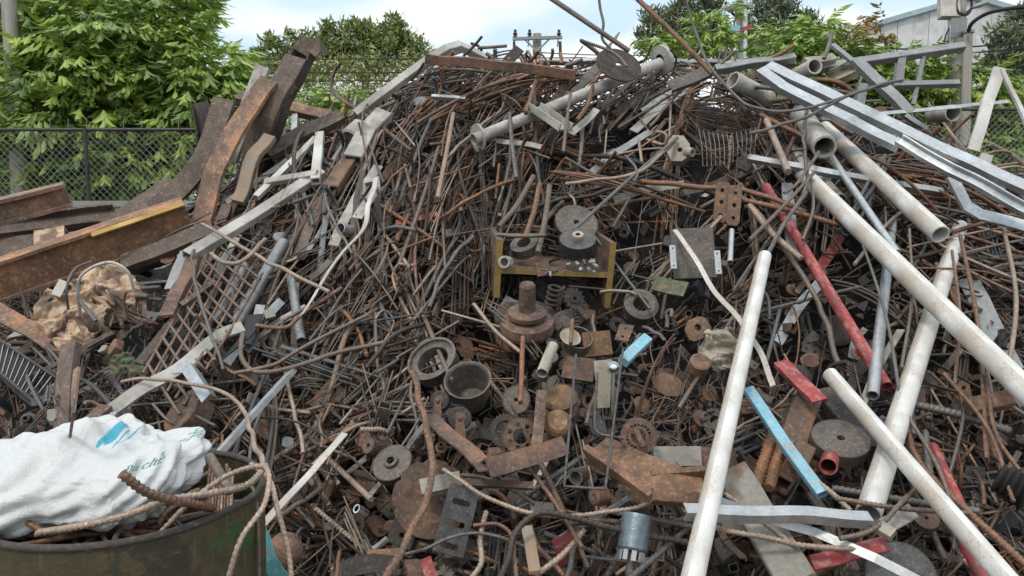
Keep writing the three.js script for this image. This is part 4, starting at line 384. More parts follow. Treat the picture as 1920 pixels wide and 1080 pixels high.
RB('horizontal grey ribbed bar above the boxed beam', 9, [[932, 440, .4], [980, 443, .4], [1022, 441, .4]], 2); RB('curved grey bar swinging down left of the boxed beam', 8, [[888, 570, .3], [930, 622, .3], [975, 660, .3]], 5);
RB('long bar with hooked top crossing the slope above the drum', 8, [[378, 420, .5], [440, 455, .42], [520, 500, .36], [618, 548, .3]], 5); lm(480, 475, 'the hook ended bar'); RB('u bent bar end below the hook ended bar', 9, [[395, 475, .4], [425, 492, .42], [455, 490, .42], [478, 470, .4], [498, 448, .36]], 5);
RB('broad loop of ribbed bar curling left of centre', 10, [[455, 625, .22], [452, 670, .25], [480, 695, .26], [540, 690, .26], [640, 660, .24], [730, 640, .24]], 2); RB('grey brown bar sweeping under the broad loop', 9, [[480, 610, .2], [540, 612, .2], [580, 580, .22], [640, 540, .2]], 1); RB('long grey bar sweeping below the broad loop', 9, [[440, 700, .25], [500, 690, .25], [590, 640, .25], [690, 590, .22]], 2);
RB('long hooked bar arching over the white sack to the drum', 9, [[228, 716, .3], [290, 712, .35], [370, 720, .4], [440, 748, .5], [468, 800, .7], [485, 850, 1.0], [500, 890, 1.2]], 5); lm(400, 725, 'the long hooked bar over the sack');
RB('thick curved rusty bar running down to the bottom edge', 15, [[772, 698, .42], [795, 780, .45], [808, 850, .48], [805, 920, .48], [780, 980, .46], [720, 1085, .45]], 1, { ribs: .018 }); lm(800, 830, 'the thick curved rusty bar'); RB('long wavy bar snaking across the bottom of the heap', 10, [[830, 880, .4], [890, 920, .4], [960, 955, .42], [1030, 965, .42], [1180, 955, .42], [1260, 935, .42], [1320, 922, .48], [1360, 930, .55], [1420, 975, .5], [1500, 1030, .45]], 5, { ribs: .015 }); lm(1080, 962, 'the long wavy bar'); RB('heavy dark bar bent in an arch at the bottom', 14, [[935, 1090, .42], [965, 1010, .44], [990, 972, .46], [1020, 965, .46], [1100, 978, .42], [1200, 1000, .38], [1330, 1030, .32]], 0, { ribs: .018 }); RB('straight rusty rod slanting down under the wire frame', 10, [[995, 880, .3], [1045, 950, .36], [1092, 1028, .4]], 1); RB('heavy bar running level toward the upright pipe', 12, [[1125, 955, .3], [1230, 975, .32], [1340, 995, .34]], 2, { ribs: .016 }); RB('arched rusty bar under the slotted plate', 9, [[888, 985, .36], [935, 982, .38], [960, 1000, .38], [968, 1085, .38]], 1); RB('thin grey twisted bar below the slotted plate', 7, [[745, 1042, .36], [830, 1015, .38], [910, 1000, .38], [985, 1025, .36]], 4); RB('ribbed bar pointing up toward the rotor', 13, [[1010, 1075, .36], [1055, 1040, .38], [1095, 995, .36]], 5, { ribs: .017 }); RB('heavy ribbed bar at the bottom slanting past the rotor', 13, [[1180, 1085, .36], [1290, 990, .3]], 4, { ribs: .017 }); RB('dark pale bar rising from the bottom edge', 12, [[880, 1090, .36], [900, 1050, .36], [905, 990, .36], [912, 960, .34]], 5, { ribs: .016 });
RB('upright orange ribbed bar left of the pale roller', 11, [[980, 632, .4], [976, 755, .42]], 3, { ribs: .012, smooth: false }); lm(978, 690, 'the orange upright bar'); RB('short rusty bar standing up beside the pulley', 9, [[1073, 600, .4], [1070, 645, .4]], 3, { smooth: false });
RB('long rusty bar running down toward the bottom right corner', 14, [[1740, 640, .2], [1700, 800, .25], [1715, 855, .3], [1780, 930, .35], [1925, 1060, .4]], 1, { ribs: .016 }); RB('brown ribbed bar slanting through the hollow beside the red pipe', 11, [[1410, 388, .3], [1475, 470, .25], [1530, 560, .2], [1575, 690, .2]], 2, { ribs: .014 }); RB('thick rusty bar lying over the red pipe top', 13, [[1405, 385, .35], [1450, 440, .35], [1502, 485, .32]], 5); RB('pair of thick bars over the red pipe, the level one', 12, [[1200, 340, .3], [1320, 352, .32], [1420, 362, .32], [1510, 398, .28]], 1); RB('long rusty bar lying right under the level one', 12, [[1380, 372, .3], [1480, 395, .3], [1585, 425, .22]], 1); RB('thin bar crossing over the red pipe', 8, [[1525, 325, .45], [1475, 380, .42], [1405, 450, .4]], 2); RB('grey bar standing out of the upright pipe top', 9, [[1512, 360, .45], [1470, 420, .42], [1440, 475, .4]], 4);
RB('black heavily ribbed bar pointing right, behind the pipes', 18, [[1700, 755, .22], [1800, 778, .24], [1895, 808, .26]], 4, { ribs: .02 }); RB('short black ribbed bar standing upright behind the pipes', 15, [[1708, 770, .2], [1712, 818, .22]], 4, { ribs: .02 }); RB('dark heavy ribbed bar under the crossing pipes', 15, [[1560, 915, .28], [1680, 935, .3], [1835, 958, .3]], 4, { ribs: .019 }); RB('stout black ribbed bar upright by the red pipe end', 15, [[1735, 810, .25], [1738, 860, .27], [1745, 895, .28]], 4, { ribs: .02 }); RB('pale ribbed bar curling over the aluminium strip', 12, [[1320, 985, .5], [1400, 1000, .52], [1500, 1022, .5], [1612, 1030, .45]], 5, { ribs: .015 }); RB('ribbed bar hooking up at the end of the flattened rail', 11, [[1575, 1010, .5], [1640, 990, .5], [1680, 960, .48], [1702, 930, .46]], 2, { ribs: .014 }); RB('pale ribbed bar slanting past the blue tube foot', 12, [[1500, 880, .42], [1560, 925, .44], [1595, 958, .44]], 5, { ribs: .015 }); RB('grey bar stretching level past the pipe crossing', 11, [[1570, 935, .44], [1680, 952, .44], [1815, 962, .42]], 2, { ribs: .015 });
[[1612, 440, 1690, 760, 4], [1705, 430, 1690, 690, 2], [1785, 470, 1790, 720, 1], [1520, 330, 1505, 450, 2]].forEach(([a, b, c, d, t], i) => RD(`${['first', 'second', 'third', 'fourth'][i]} long thin bar hanging beside the slotted tube`, 6, [[a, b, .38], [(a + c) / 2 + 12, (b + d) / 2, .36], [c, d, .34]], t));
for (let i = 0; i < 7; i++) RB(`${['topmost', 'second', 'third', 'fourth', 'fifth', 'sixth', 'lowest'][i]} of the thin bars fanning out to the right edge`, 7, [[1620 + i * 18, 345 + i * 12, .1], [1760, 372 + i * 17, .15], [1960, 398 + i * 30, .2]], [1, 2, 5][i % 3], { ribs: 0 });
[[1800, 440, 1835, 620, 1850, 860], [1880, 420, 1905, 560, 1890, 700], [1690, 760, 1760, 880, 1800, 1000], [1770, 700, 1850, 800, 1900, 940], [1850, 700, 1870, 820, 1925, 900]].forEach((q, i) => RB(`${['first', 'second', 'third', 'fourth', 'fifth'][i]} rusty bar drooping at the far right slope`, 9, [[q[0], q[1], .36], [q[2], q[3], .36], [q[4], q[5], .32]], [1, 5, 2, 1, 1][i]));
[[868, 106, 904, 68], [896, 90, 950, 86], [912, 100, 948, 128], [925, 118, 928, 92], [990, 118, 1010, 96], [1032, 112, 1036, 92], [1050, 100, 1052, 120], [1060, 124, 1092, 112], [1290, 112, 1315, 84], [1340, 128, 1378, 96], [1440, 112, 1490, 84], [1560, 60, 1545, 110], [770, 150, 795, 118], [742, 190, 700, 206], [822, 128, 850, 96], [1130, 108, 1090, 76], [1205, 118, 1222, 84]].forEach(([x, y, u, v], i) => RD(`rod sticking up over the crest, ${['thick ', 'level ', 'stubby ', 'upright ', 'slim ', 'short ', 'tiny ', 'leaning ', 'slanting ', 'longer ', 'thin ', 'steep ', 'dark ', 'low ', 'brown ', 'tilted ', 'small '][i]}${where0(x, y)}`, 5 + i % 4, [[x, y, 5.5], [(x + u) / 2 + 2, (y + v) / 2, 5.48], [u, v, 5.45]], [0, 2, 1, 4][i % 4]));
// wire frame
{ const s = mpp([[1100, 800, .5]]), g = solo('bent_wire', rodGeo(subdiv([[1080, 665, .5], [1058, 912, .52], [1135, 917, .52], [1168, 655, .5]].map(a => P(...a)), .05), 2.6 * s, { sides: 8, smooth: false }), M.steel, 'tall thin bent wire frame standing over the pulleys', 'wire frame'); lm(1100, 880, 'the tall wire frame'); }
RD('bent grey wire hook inside the tall wire frame', 5.5, [[1120, 700, .46], [1116, 800, .46], [1122, 812, .46], [1170, 822, .46]], 4, { mat: M.steel });
// ---- boxed beam end with gears ----
{ const s = dep(1040, 510, .13) / F, c = P(1040, 512, .16), g = thing('i_beam', 'cut off wide i beam end with yellow green edges holding small parts', 'steel beam', c); aim(g, [.12, -.12, 1], -.06); const w = 212 * s, h = 108 * s, t = 11 * s, L = .42; for (const sg of [-1, 1]) { const f = new THREE.BoxGeometry(t, h * (sg > 0 ? 1.15 : 1), L); f.translate(sg * w / 2, sg > 0 ? -.0 : .01, -L / 2); part('flange', f, M.rust, g); const e = new THREE.BoxGeometry(t * 1.02, h * (sg > 0 ? 1.15 : 1) + .002, .006); e.translate(sg * w / 2, sg > 0 ? 0 : .01, .002); part('painted_edge', e, M.edge, g); } const b = new THREE.BoxGeometry(w - t, t * .8, L); b.translate(0, 0, -L / 2); part('web', b, M.rust, g); const e = new THREE.BoxGeometry(w - t, t * .82, .006); e.translate(0, 0, .002); part('painted_edge', e, M.edge, g); lm(1040, 520, 'the wide i beam end'); }
GEAR('large flat grey gear with a dark bore, behind the thick gear', 1080, 420, .3, 42, 72, 12, [.15, .62, .77], M.rustG, { depth: .04, hole: .14 }); GEAR('thick grey gear with a worn pale hub lying on the i beam end', 1083, 458, .44, 35, 56, 26, [-.02, .8, .5], M.steel, { depth: .06, hole: .13, hub: .33, face: M.poly }); lm(1083, 440, 'the stacked grey gears');
LA('bearing', 'rusted bearing ring left of the thick gear', 'bearing', 985, 462, .36, [[14, -10], [28, -10], [28, 10], [14, 10], [14, -10]], [-.3, .75, .5], M.rustG); LA('pipe_stub', 'short pale tube stub lying inside the i beam end', 'tube', 952, 492, .36, [[8, 0], [12, 0], [12, 22], [8, 22], [8, 0]], [-.3, .1, .9], M.grime); BX('steel_bracket', 'small brown plate standing on the i beam web', 'bracket', 1018, 504, .42, 28, 26, 4, [.3, .2, .9], .2, M.rust);
{ const r2 = rng(31); for (let i = 0; i < 16; i++) { const x = 1020 + r2() * 105, y = 478 + r2() * 34; RD(`small loose scrap bit ${['beside', 'under', 'in front of', 'right of'][i % 4]} the thick gear in the i beam end`, 4 + r2() * 4, [[x, y, .4 + r2() * .03], [x + (r2() - .5) * 26, y + (r2() - .5) * 18, .42]], 4, { mat: [M.grime, M.steel, M.galvD, M.rustG][i % 4], name: 'scrap_bit', cat: 'scrap bit', group: 'loose scrap bits in the i beam end', smooth: false }); } }
// shaft and hubs under it
LA('hub_shaft', 'rusty wheel hub with upright splined shaft under the i beam end', 'hub', 988, 622, .2, [[0, 0], [50, 0], [52, 8], [50, 24], [38, 28], [20, 30], [20, 36], [36, 36], [36, 44], [16, 48], [15, 100], [12, 104], [0, 104]], [0, .9, .35], M.rust); LA('hub_drum', 'dark hub ring below the wheel hub with the shaft', 'hub', 985, 600, .1, [[0, -6], [60, -6], [60, 10], [0, 12]], [0, .9, .4], M.rustD); lm(985, 600, 'the hub with the splined shaft');
{ const s = dep(1036, 575, .22) / F, m = new THREE.Mesh(helix(14 * s, 3.2 * s, 4, 44 * s), M.rustD); m.name = 'coil_spring'; scene.add(m); put(m, 1036, 572, .2, [.15, .85, .4]); tag(m, 'rusty coil spring standing under the i beam web', 'spring'); lm(1036, 550, 'the coil spring'); }
GEAR('small sprocket on a stub shaft behind the coil spring', 1075, 562, .16, 24, 14, 8, [.4, .4, .8], M.rustD, { depth: .16, hub: .4 }); LA('shaft', 'stub shaft slanting down from the small sprocket', 'shaft', 1085, 580, .2, [[0, 0], [7, 0], [7, 28], [5, 32], [0, 32]], [.5, -.55, .6], M.rustD); LA('pulley', 'slotted motor fan wheel right of the wheel hub', 'fan wheel', 1055, 612, .2, [[0, -14], [28, -14], [32, 0], [28, 8], [12, 10], [12, 14], [0, 14]], [-.75, .3, .6], M.rustG); GEAR('slotted rim of the motor fan wheel', 1062, 608, .24, 30, 22, 5, [-.7, .35, .6], M.rustD, { depth: .3, hole: .5 });
// bowls, rollers, wheels
LA('drum_bowl', 'open rusty brake drum bowl, tilted toward the viewer', 'brake drum', 880, 730, .3, [[0, -38], [30, -38], [39, -10], [43, 26], [46, 30], [43, 30], [40, 26], [36, -8], [28, -32], [10, -32], [8, -26], [0, -26]], [-.08, .75, .6], M.rustG); lm(876, 710, 'the brake drum bowl'); { const g = GEAR('open toothed ring gear beside the brake drum bowl', 816, 682, .26, 46, 84, 24, [-.35, .72, .6], M.rustG, { depth: .035, hole: .7 }); part('rim', lathe([[.102, .03], [.112, .03], [.114, .042], [.102, .042], [.102, .03]], 40), M.rustG, g); lm(816, 680, 'the open ring gear'); }
{ const a = [1040, 640, .42], b = [1014, 702, .46]; PI('short pale roller with rusty ends right of the orange bar', 27, [1037, 648, .42], [1016, 700, .46], M.poly); LA('roller_cap', 'rusty top cap of the white roller', 'cap', 1039, 644, .42, [[0, -6], [15, -6], [15, 6], [0, 8]], [.35, .8, -.1], M.rustD); LA('roller_cap', 'rusty bottom cap of the white roller', 'cap', 1013, 706, .46, [[0, -6], [16, -6], [16, 8], [0, 9]], [.35, .8, -.1], M.rustD); lm(1026, 675, 'the pale roller'); }
function caster(label, px, py, off, r, n) { const s = dep(px, py, off) / F; const g = thing('caster_wheel', label, 'caster', P(px, py, sink(off)), 'rusty casters'); aim(g, n); part('tyre', lathe([[r * .3, -9].map(v => v * s), [r * .9, -9].map(v => v * s), [r, -6].map(v => v * s), [r, 6].map(v => v * s), [r * .9, 9].map(v => v * s), [r * .3, 9].map(v => v * s)], 26), M.rustD, g); part('hub', lathe([[0, 8], [r * .55, 8], [r * .5, 11], [r * .22, 12], [r * .2, 18], [0, 19]].map(q => q.map(v => v * s)), 18), M.rust, g); const f = extrude(polyShape([[-r * .5, -r * 1.7], [r * .5, -r * 1.7], [r * .3, r * .3], [-r * .3, r * .3]].map(q => q.map(v => v * s))), 3 * s, .001); f.translate(0, 0, 12 * s); part('fork', f, M.rust, g); lm(px, py, 'the ' + (r > 20 ? 'lower caster' : 'upper caster')); }
caster('upper rusty caster wheel beside the brake drum bowl', 826, 752, .34, 20, [-.3, .3, .9]); caster('lower dark caster wheel under the brake drum bowl', 862, 785, .32, 23, [.1, .35, .9]);
GEAR('brown sprocket plate behind the orange bar', 968, 750, .28, 28, 34, 6, [-.2, .4, .9], M.rustG, { depth: .09 }); GEAR('black toothed ring in the angle iron tray', 948, 808, .3, 34, 30, 5, [-.3, .4, .85], M.rustD, { depth: .1, hole: .6 }); GEAR('rusty sprocket with round holes standing in the tray', 976, 818, .36, 36, 36, 5, [.1, .25, .95], M.rust, { depth: .09, hole: .42, holes: 7 }); lm(965, 810, 'the sprockets in the tray');
SW('steel_angle', 'rusty angle iron tray side running left from its corner', 'steel angle', ['angle', 44, 30, 4], [[800, 775, .28], [916, 878, .46]], M.rust, { up: V(.5, .4, .8) }); SW('steel_angle', 'rusty angle iron tray side running right from its corner', 'steel angle', ['angle', 44, 30, 4], [[916, 878, .46], [1062, 832, .34]], M.rust, { up: V(-.3, .4, .9) }); SW('flat_bar', 'upright rusty flat bar standing in the tray', 'flat bar', ['rect', 24, 12], [[1015, 736, .36], [1003, 838, .38]], M.rust); lm(916, 880, 'the corner of the angle iron tray');
LA('pulley', 'upper golden rusted pulley behind the upright flat bar', 'pulley', 1050, 758, .3, [[0, -24], [30, -24], [32, -16], [24, -10], [24, 4], [34, 10], [36, 18], [30, 24], [0, 25]], [-.1, .85, .45], M.gold); LA('pulley', 'lower golden pulley with ringed rim facing the viewer', 'pulley', 1046, 795, .38, [[0, -14], [26, -14], [27, -8], [22, -6], [22, -2], [27, 0], [27, 6], [22, 8], [24, 14], [18, 17], [8, 15], [0, 15]], [-.05, .55, .8], M.gold); lm(1048, 780, 'the golden pulleys');
{ const s = dep(1197, 818, .4) / F, g = thing('stator_disc', 'round rusty slotted stator disc with a stub through it', 'motor part', P(1197, 818, .42)); aim(g, [-.1, .2, .97]); const sh = polyShape(Array.from({ length: 40 }, (_, i) => [Math.cos(i / 40 * 6.283) * 33 * s, Math.sin(i / 40 * 6.283) * 33 * s])); sh.holes.push(circ(14 * s)); for (let i = 0; i < 20; i++) { const a = i / 20 * 6.283; sh.holes.push(circ(3 * s, Math.cos(a) * 21 * s, Math.sin(a) * 21 * s)); } part('slotted_disc', extrude(sh, 10 * s, .001), M.rust, g); part('stub', rodGeo([V(-.01, 14 * s, 8 * s), V(8 * s, -18 * s, 16 * s)], 6 * s, { smooth: false }), M.rustO, g); lm(1197, 818, 'the slotted stator disc'); }
{ const g = thing('rusty_casting', 'heavy orange rusted base plate with a standing rib', 'base plate', P(1215, 890, .3)), q = g.position, s = mpp([[1215, 890, .3]]); const at = (x, y, o) => P(x, y, o).sub(q); part('plate', sweep(flat(70 * s, 16 * s), [at(1120, 850, .3), at(1240, 905, .4), at(1312, 925, .36)], { up: V(-.1, .85, .5) }), M.rustB, g); part('rib', sweep(rect(12 * s, 22 * s), [at(1220, 893, .42), at(1322, 885, .4)], { up: V(0, .85, .5) }), M.rustB, g); part('front_edge', sweep(rect(22 * s, 26 * s), [at(1220, 930, .5), at(1318, 938, .48)], {}), M.rustB, g); part('rim', sweep(rect(14 * s, 24 * s), [at(1100, 845, .36), at(1150, 880, .44), at(1225, 935, .5)], {}), M.rustB, g); lm(1230, 900, 'the orange rusted base plate'); }
BX('stone_slab', 'mottled grey green block behind the base plate', 'block', 1268, 856, .32, 92, 36, 22, [.05, .35, .93], 0, M.grime); BX('steel_plate', 'tan rusty plate running right from the grey green block', 'plate', 1335, 858, .28, 90, 36, 8, [.05, .4, .9], -.05, M.rust); lm(1268, 856, 'the grey green block');
{ const g = thing('gear_lever', 'chrome ball knob lever standing on an old casing', 'lever', P(1150, 690, .5)), s = dep(1150, 690, .5) / F; const b = part('ball', new THREE.SphereGeometry(9 * s, 20, 14), M.chrome, g); part('rod', cone(V(-.002, -95 * s, .0), V(0, -6 * s, 0), 6 * s, 3.4 * s), M.chrome, g); part('collar', lathe([[9, -2], [13, -2], [13, 1], [9, 2], [9, -2]].map(q => q.map(v => v * s)), 20), M.alu, g); lm(1150, 690, 'the chrome ball knob'); }
BX('casing', 'old brown painted casing behind the chrome ball lever', 'casing', 1135, 720, .38, 34, 90, 24, [-.2, .25, .95], .1, M.poly); BX('steel_block', 'rust mottled block right of the pale roller', 'block', 1118, 646, .3, 54, 46, 26, [.05, .3, .95], .1, M.gold); BX('casing', 'brown plate under the rust mottled block', 'casing', 1085, 692, .25, 60, 44, 14, [-.1, .4, .9], -.15, M.rust); LA('pulley', 'curved steel strap coil above the rust mottled block', 'strap', 1082, 640, .36, [[26, -12], [29, -12], [29, 12], [26, 12], [26, -12]], [.1, .75, .6], M.rustG); LA('tin_lid', 'pale bent tin dish behind the short standing bar', 'dish', 1068, 635, .4, [[0, 0], [18, 3], [21, 6], [18, 5], [0, 2]], [.2, .7, .6], M.poly);
SW('painted_tube', 'short light blue box tube right of the chrome lever', 'box tube', ['rect', 24, 20], [[1168, 680, .42], [1214, 636, .42]], M.blue); lm(1192, 655, 'the short light blue tube'); SW('painted_tube', 'long light blue box tube beside the upright pipe', 'box tube', ['rect', 24, 22], [[1404, 732, .42], [1470, 830, .42], [1542, 928, .42]], M.blue, { hollow: 3, wob: .002, roll: .2 }); lm(1470, 830, 'the long light blue tube');
GEAR('thick helical gear tilted up left of the thick curved bar', 738, 872, .3, 40, 64, 20, [-.25, .75, .6], M.rustG, { depth: .05, hole: .2, hub: .36 }); lm(738, 870, 'the thick helical gear'); GEAR('small splined pinion behind the helical gear', 705, 842, .26, 16, 22, 44, [-.55, .5, .6], M.rust, { depth: .12, hole: .3 }); LA('steel_slug', 'round rusty slug end left of the helical gear', 'steel slug', 680, 822, .26, [[0, -40], [16, -40], [16, 0], [0, 1]], [-.15, .35, .93], M.rust);
{ const s = dep(800, 940, .3) / F, sh = polyShape(Array.from({ length: 48 }, (_, i) => { const a = i / 48 * 6.283, r = (i % 6 === 0 ? 69 : 75) * s; return [Math.cos(a) * r, Math.sin(a) * r]; }), [[22 * s, -8 * s, 9 * s]]); const m = new THREE.Mesh(extrude(sh, 3 * s, .0008), M.rust); m.name = 'saw_blade'; scene.add(m); put(m, 808, 935, .3, [.25, .35, .9], .2); tag(m, 'large brown round cutting blade under the thick curved bar', 'saw blade'); lm(800, 955, 'the large brown cutting blade'); }
BX('grey_block', 'pale grey green strap plate lying over the brown cutting blade', 'plate', 826, 906, .42, 78, 28, 14, [.1, .5, .85], .2, M.grime); SW('steel_rod', 'thick rusty round bar running right from the strap plate', 'steel bar', ['rect', 16, 16], [[850, 906, .3], [1000, 912, .3]], M.rust);
{ const s = dep(858, 980, .36) / F, slot = (y, w) => { const p = new THREE.Path(), h = 6 * s; p.moveTo(-w, y - h); p.lineTo(w, y - h); p.absarc(w, y, h, -Math.PI / 2, Math.PI / 2, false); p.lineTo(-w, y + h); p.absarc(-w, y, h, Math.PI / 2, Math.PI * 1.5, false); return p; }; const sh = roundRect(62 * s, 130 * s); for (const y of [34, -8, -50]) sh.holes.push(slot(y * s, 13 * s)); const m = new THREE.Mesh(extrude(sh, 4 * s, .0008), M.steel); m.name = 'slotted_plate'; scene.add(m); put(m, 856, 975, .38, [.25, .35, .9], -.3); tag(m, 'grey steel plate with three long slots at the bottom', 'slotted plate'); lm(858, 975, 'the three slot plate'); }
{ const s = dep(1190, 1000, .36) / F, g = thing('motor_rotor', 'blue grey motor rotor with pale fins and a shaft', 'motor rotor', P(1190, 1000, .38)); aim(g, [-.2, -.85, .45]); part('core', lathe([[0, -34], [27, -34], [28, -30], [28, 28], [24, 32], [0, 32]].map(q => q.map(v => v * s)), 30), mk(TX.galv, 3, { metal: .5, rough: .4, color: [.3, .38, .42] }), g); part('shaft', lathe([[0, 32], [8, 32], [8, 70], [6, 76], [0, 76]].map(q => q.map(v => v * s)), 16), M.rustG, g); for (let i = 0; i < 9; i++) { const a = i / 9 * 6.283, b = new THREE.BoxGeometry(3 * s, 9 * s, 20 * s); b.translate(22 * s, 0, 40 * s); b.rotateZ(a); part('fin', b, M.alu, g); } lm(1190, 1000, 'the blue grey rotor'); }
LA('gear_blank', 'rusty geared cylinder lying above the rotor', 'cylinder', 1125, 930, .36, [[0, -16], [15, -16], [18, -12], [18, 14], [14, 17], [6, 17], [0, 14]], [-.85, .1, .5], M.rustO); LA('pipe_stub', 'grey pipe stub mouth under the wire frame', 'pipe', 1085, 892, .36, [[10, -20], [15, -20], [15, 14], [11, 14], [10, -20]], [-.5, .1, .85], M.rustG);
{ const s = dep(1312, 615, .3) / F; BX('pivot_block', 'rounded rusty block with one round hole', 'block', 1308, 618, .32, 50, 44, 24, [-.15, .35, .92], .3, M.rustO, { shape: q => polyShape([[-22, -16], [-14, -22], [16, -20], [24, -6], [20, 14], [8, 22], [-12, 20], [-24, 6]].map(v => v.map(x => x * q)), [[0, 2 * q, 7 * q]]) }); lm(1308, 618, 'the rusty block with one hole'); }
for (const [x, y, w] of [[1352, 380, 'left'], [1376, 386, 'right']]) { BX('holed_bracket', `${w} one of the two flat rusty straps with three holes`, 'bracket', x, y, .42, 24, 78, 8, [-.1, .3, .95], -.12, M.rustO, { shape: q => polyShape([[-12, -34], [-8, -40], [8, -40], [12, -34], [12, 34], [8, 40], [-8, 40], [-12, 34]].map(v => v.map(c => c * q)), [[0, -26 * q, 4.5 * q], [0, 0, 4.5 * q], [0, 24 * q, 4.5 * q]]) }); } lm(1364, 385, 'the pair of holed straps');
{ BX('steel_plate', 'square dark steel plate in the middle of the slope', 'plate', 1300, 475, .3, 82, 98, 6, [.0, .3, .95], .04, M.rustG); for (const [x, y, w] of [[1262, 482, 'left'], [1346, 492, 'right']]) BX('strap', `pale holed strap on the ${w} edge of the square plate`, 'strap', x, y, .36, 11, 46, 3, [0, .3, .95], .03, M.galv, { shape: q => polyShape([[-5.5, -23], [5.5, -23], [5.5, 23], [-5.5, 23]].map(v => v.map(c => c * q)), [[0, 17 * q, 2 * q], [0, -17 * q, 2 * q]]) }); lm(1300, 475, 'the square dark plate'); }
SW('bent_strip', 'narrow white strip trailing down across the square plate', 'metal strip', ['flat', 11, 2], [[1264, 432, .4], [1300, 480, .4], [1340, 545, .38], [1388, 600, .36], [1425, 660, .36], [1450, 722, .36]], M.whiteStrip, { smooth: true, twist: .6 }); lm(1370, 580, 'the trailing white strip'); PI('short zinc tube beside the square plate', 13, [1372, 432, .3], [1369, 492, .32], M.galv);
paper('clear plastic wrapped lump beside the upright pipe', 1352, 650, .36, 84, 90, [.1, .4, .9], .4, 12).material = M.poly; lm(1352, 655, 'the plastic wrapped lump');
BX('cast_lump', 'pale rounded cast pump housing near the mesh', 'casting', 1272, 282, .38, 44, 44, 24, [-.2, .3, .9], .2, M.poly, { shape: q => polyShape([[-18, -22], [0, -27], [18, -20], [22, 2], [14, 22], [-4, 28], [-16, 16], [-22, -4]].map(v => v.map(c => c * q)), [[2 * q, -4 * q, 5 * q]]) }); lm(1272, 285, 'the pale pump housing'); LA('pipe_stub', 'short spout on the pale pump housing', 'spout', 1286, 285, .42, [[5, 0], [10, 0], [9, 16], [5, 16], [5, 0]], [.6, -.1, .7], M.poly);
// rusty mesh
{ const r2 = rng(77), g = thing('wire_mesh', 'curved panel of rusty wire grid hanging on the upper slope', 'wire mesh', P(1360, 285, .4)), q = g.position, at = (u, v) => P(1318 + u * 96 - v * 8 + v * u * 10, 312 - u * 30 + Math.sin(u * 3) * 10 - 70 * v + v * u * 26, .34 + .12 * Math.sin(v * 3)).sub(q); for (let i = 0; i <= 12; i++) { const u = i / 12; part('wire', rodGeo([at(u, 0), at(u + .02, .5), at(u, 1)], .003, { sides: 5 }), RODM[2].plain, g); } for (let i = 0; i <= 5; i++) { const v = i / 5; part('wire', rodGeo([at(0, v), at(.5, v + .02), at(1, v)], .003, { sides: 5 }), RODM[0].plain, g); } lm(1370, 280, 'the curved wire grid');
  const b = thing('wire_tangle', 'dark ball of tangled rusty wire on the upper slope', 'wire tangle', P(1345, 222, .2)); for (let i = 0; i < 60; i++) { const a = r2() * 6.28, c = [], rx = .15 + r2() * .08, tl = r2() * 3, tw = r2() * 3; for (let k = 0; k <= 8; k++) { const t = a + k / 8 * (2.5 + r2()); c.push(V(Math.cos(t) * rx, Math.sin(t) * rx * .65 * Math.cos(tl), Math.sin(t) * rx * .6 * Math.sin(tw))); } part('wire', rodGeo(c, .002, { sides: 5 }), RODM[i % 4 ? 0 : 1].plain, b); } b.rotation.z = -.2; lm(1340, 210, 'the ball of tangled wire'); }
// lower right
GEAR('wide grey brown gear lying nearly level behind the pipes', 1575, 830, .36, 54, 84, 26, [-.06, .9, .42], M.rustG, { depth: .05, hole: .15 }); lm(1575, 830, 'the wide level gear'); GEAR('large toothed circular saw disc at the bottom edge', 1690, 1082, .36, 68, 80, 5, [-.1, .6, .8], M.steel, { depth: .035, hole: .1, name: 'saw_blade', cat: 'saw blade' }); lm(1690, 1065, 'the large saw disc'); GEAR('small rusty gear beside the clamp', 1735, 975, .36, 24, 30, 18, [-.1, .75, .6], M.rust, { depth: .08 });
SW('aluminium_rail', 'flattened bright aluminium rail lying level in front of the upright pipe', 'metal rail', ['angle', 24, 22, 3], [[1632, 966, .52], [1520, 958, .6], [1400, 956, .62], [1286, 952, .66]], M.alu, { wob: .008, roll: .45, k: 1 }); lm(1440, 965, 'the flattened aluminium rail'); SW('aluminium_strip', 'long bright folded strip running to the bottom edge', 'metal strip', ['channel', 20, 10, 2], [[1312, 930, .6], [1420, 970, .5], [1530, 1000, .46], [1640, 1045, .46], [1740, 1095, .46]], M.alu, { wob: .01, roll: .3 });
SW('timber', 'thick weathered painted beam leaning at the bottom', 'beam', ['rect', 78, 46], [[1375, 890, .34], [1430, 985, .36], [1500, 1100, .4]], M.worn, { wob: .008, roll: .3 }); lm(1430, 985, 'the weathered painted beam');
SW('box_section', 'rusted box beam standing behind the blue tube', 'box section', ['rect', 58, 40], [[1512, 745, .15], [1480, 850, .2], [1458, 905, .25]], M.rust, { hollow: 5 }); lm(1500, 790, 'the rusted box beam'); SW('box_section', 'dark brown heavy beam behind the lower white pipe', 'box section', ['rect', 56, 36], [[1545, 740, .1], [1600, 800, .15], [1640, 850, .2]], M.rustD); SW('steel_plate', 'orange brown rough chunk under the wide level gear', 'steel chunk', ['rect', 46, 40], [[1510, 845, .3], [1488, 880, .34]], M.rustO, { wob: .03 }); for (const i of [0, 1]) RB(`${['front', 'rear'][i]} of the two heavy cross ribbed rusty bars by the blue tube`, 24, [[1448 + i * 22, 815, .26], [1415 + i * 26, 915, .3]], 3, { ribs: .022 });
SW('grey_sheet', 'grey folded sheet leaning behind the crossing pipes', 'metal sheet', ['angle', 44, 40, 3], [[1815, 520, .1], [1895, 690, .14]], M.galvD, { roll: .4 }); lm(1855, 600, 'the grey folded sheet'); paper('black crumpled plastic beside the longest pipe', 1890, 645, .25, 60, 60, [-.1, .4, .9], 0, 15).material = M.rubber;
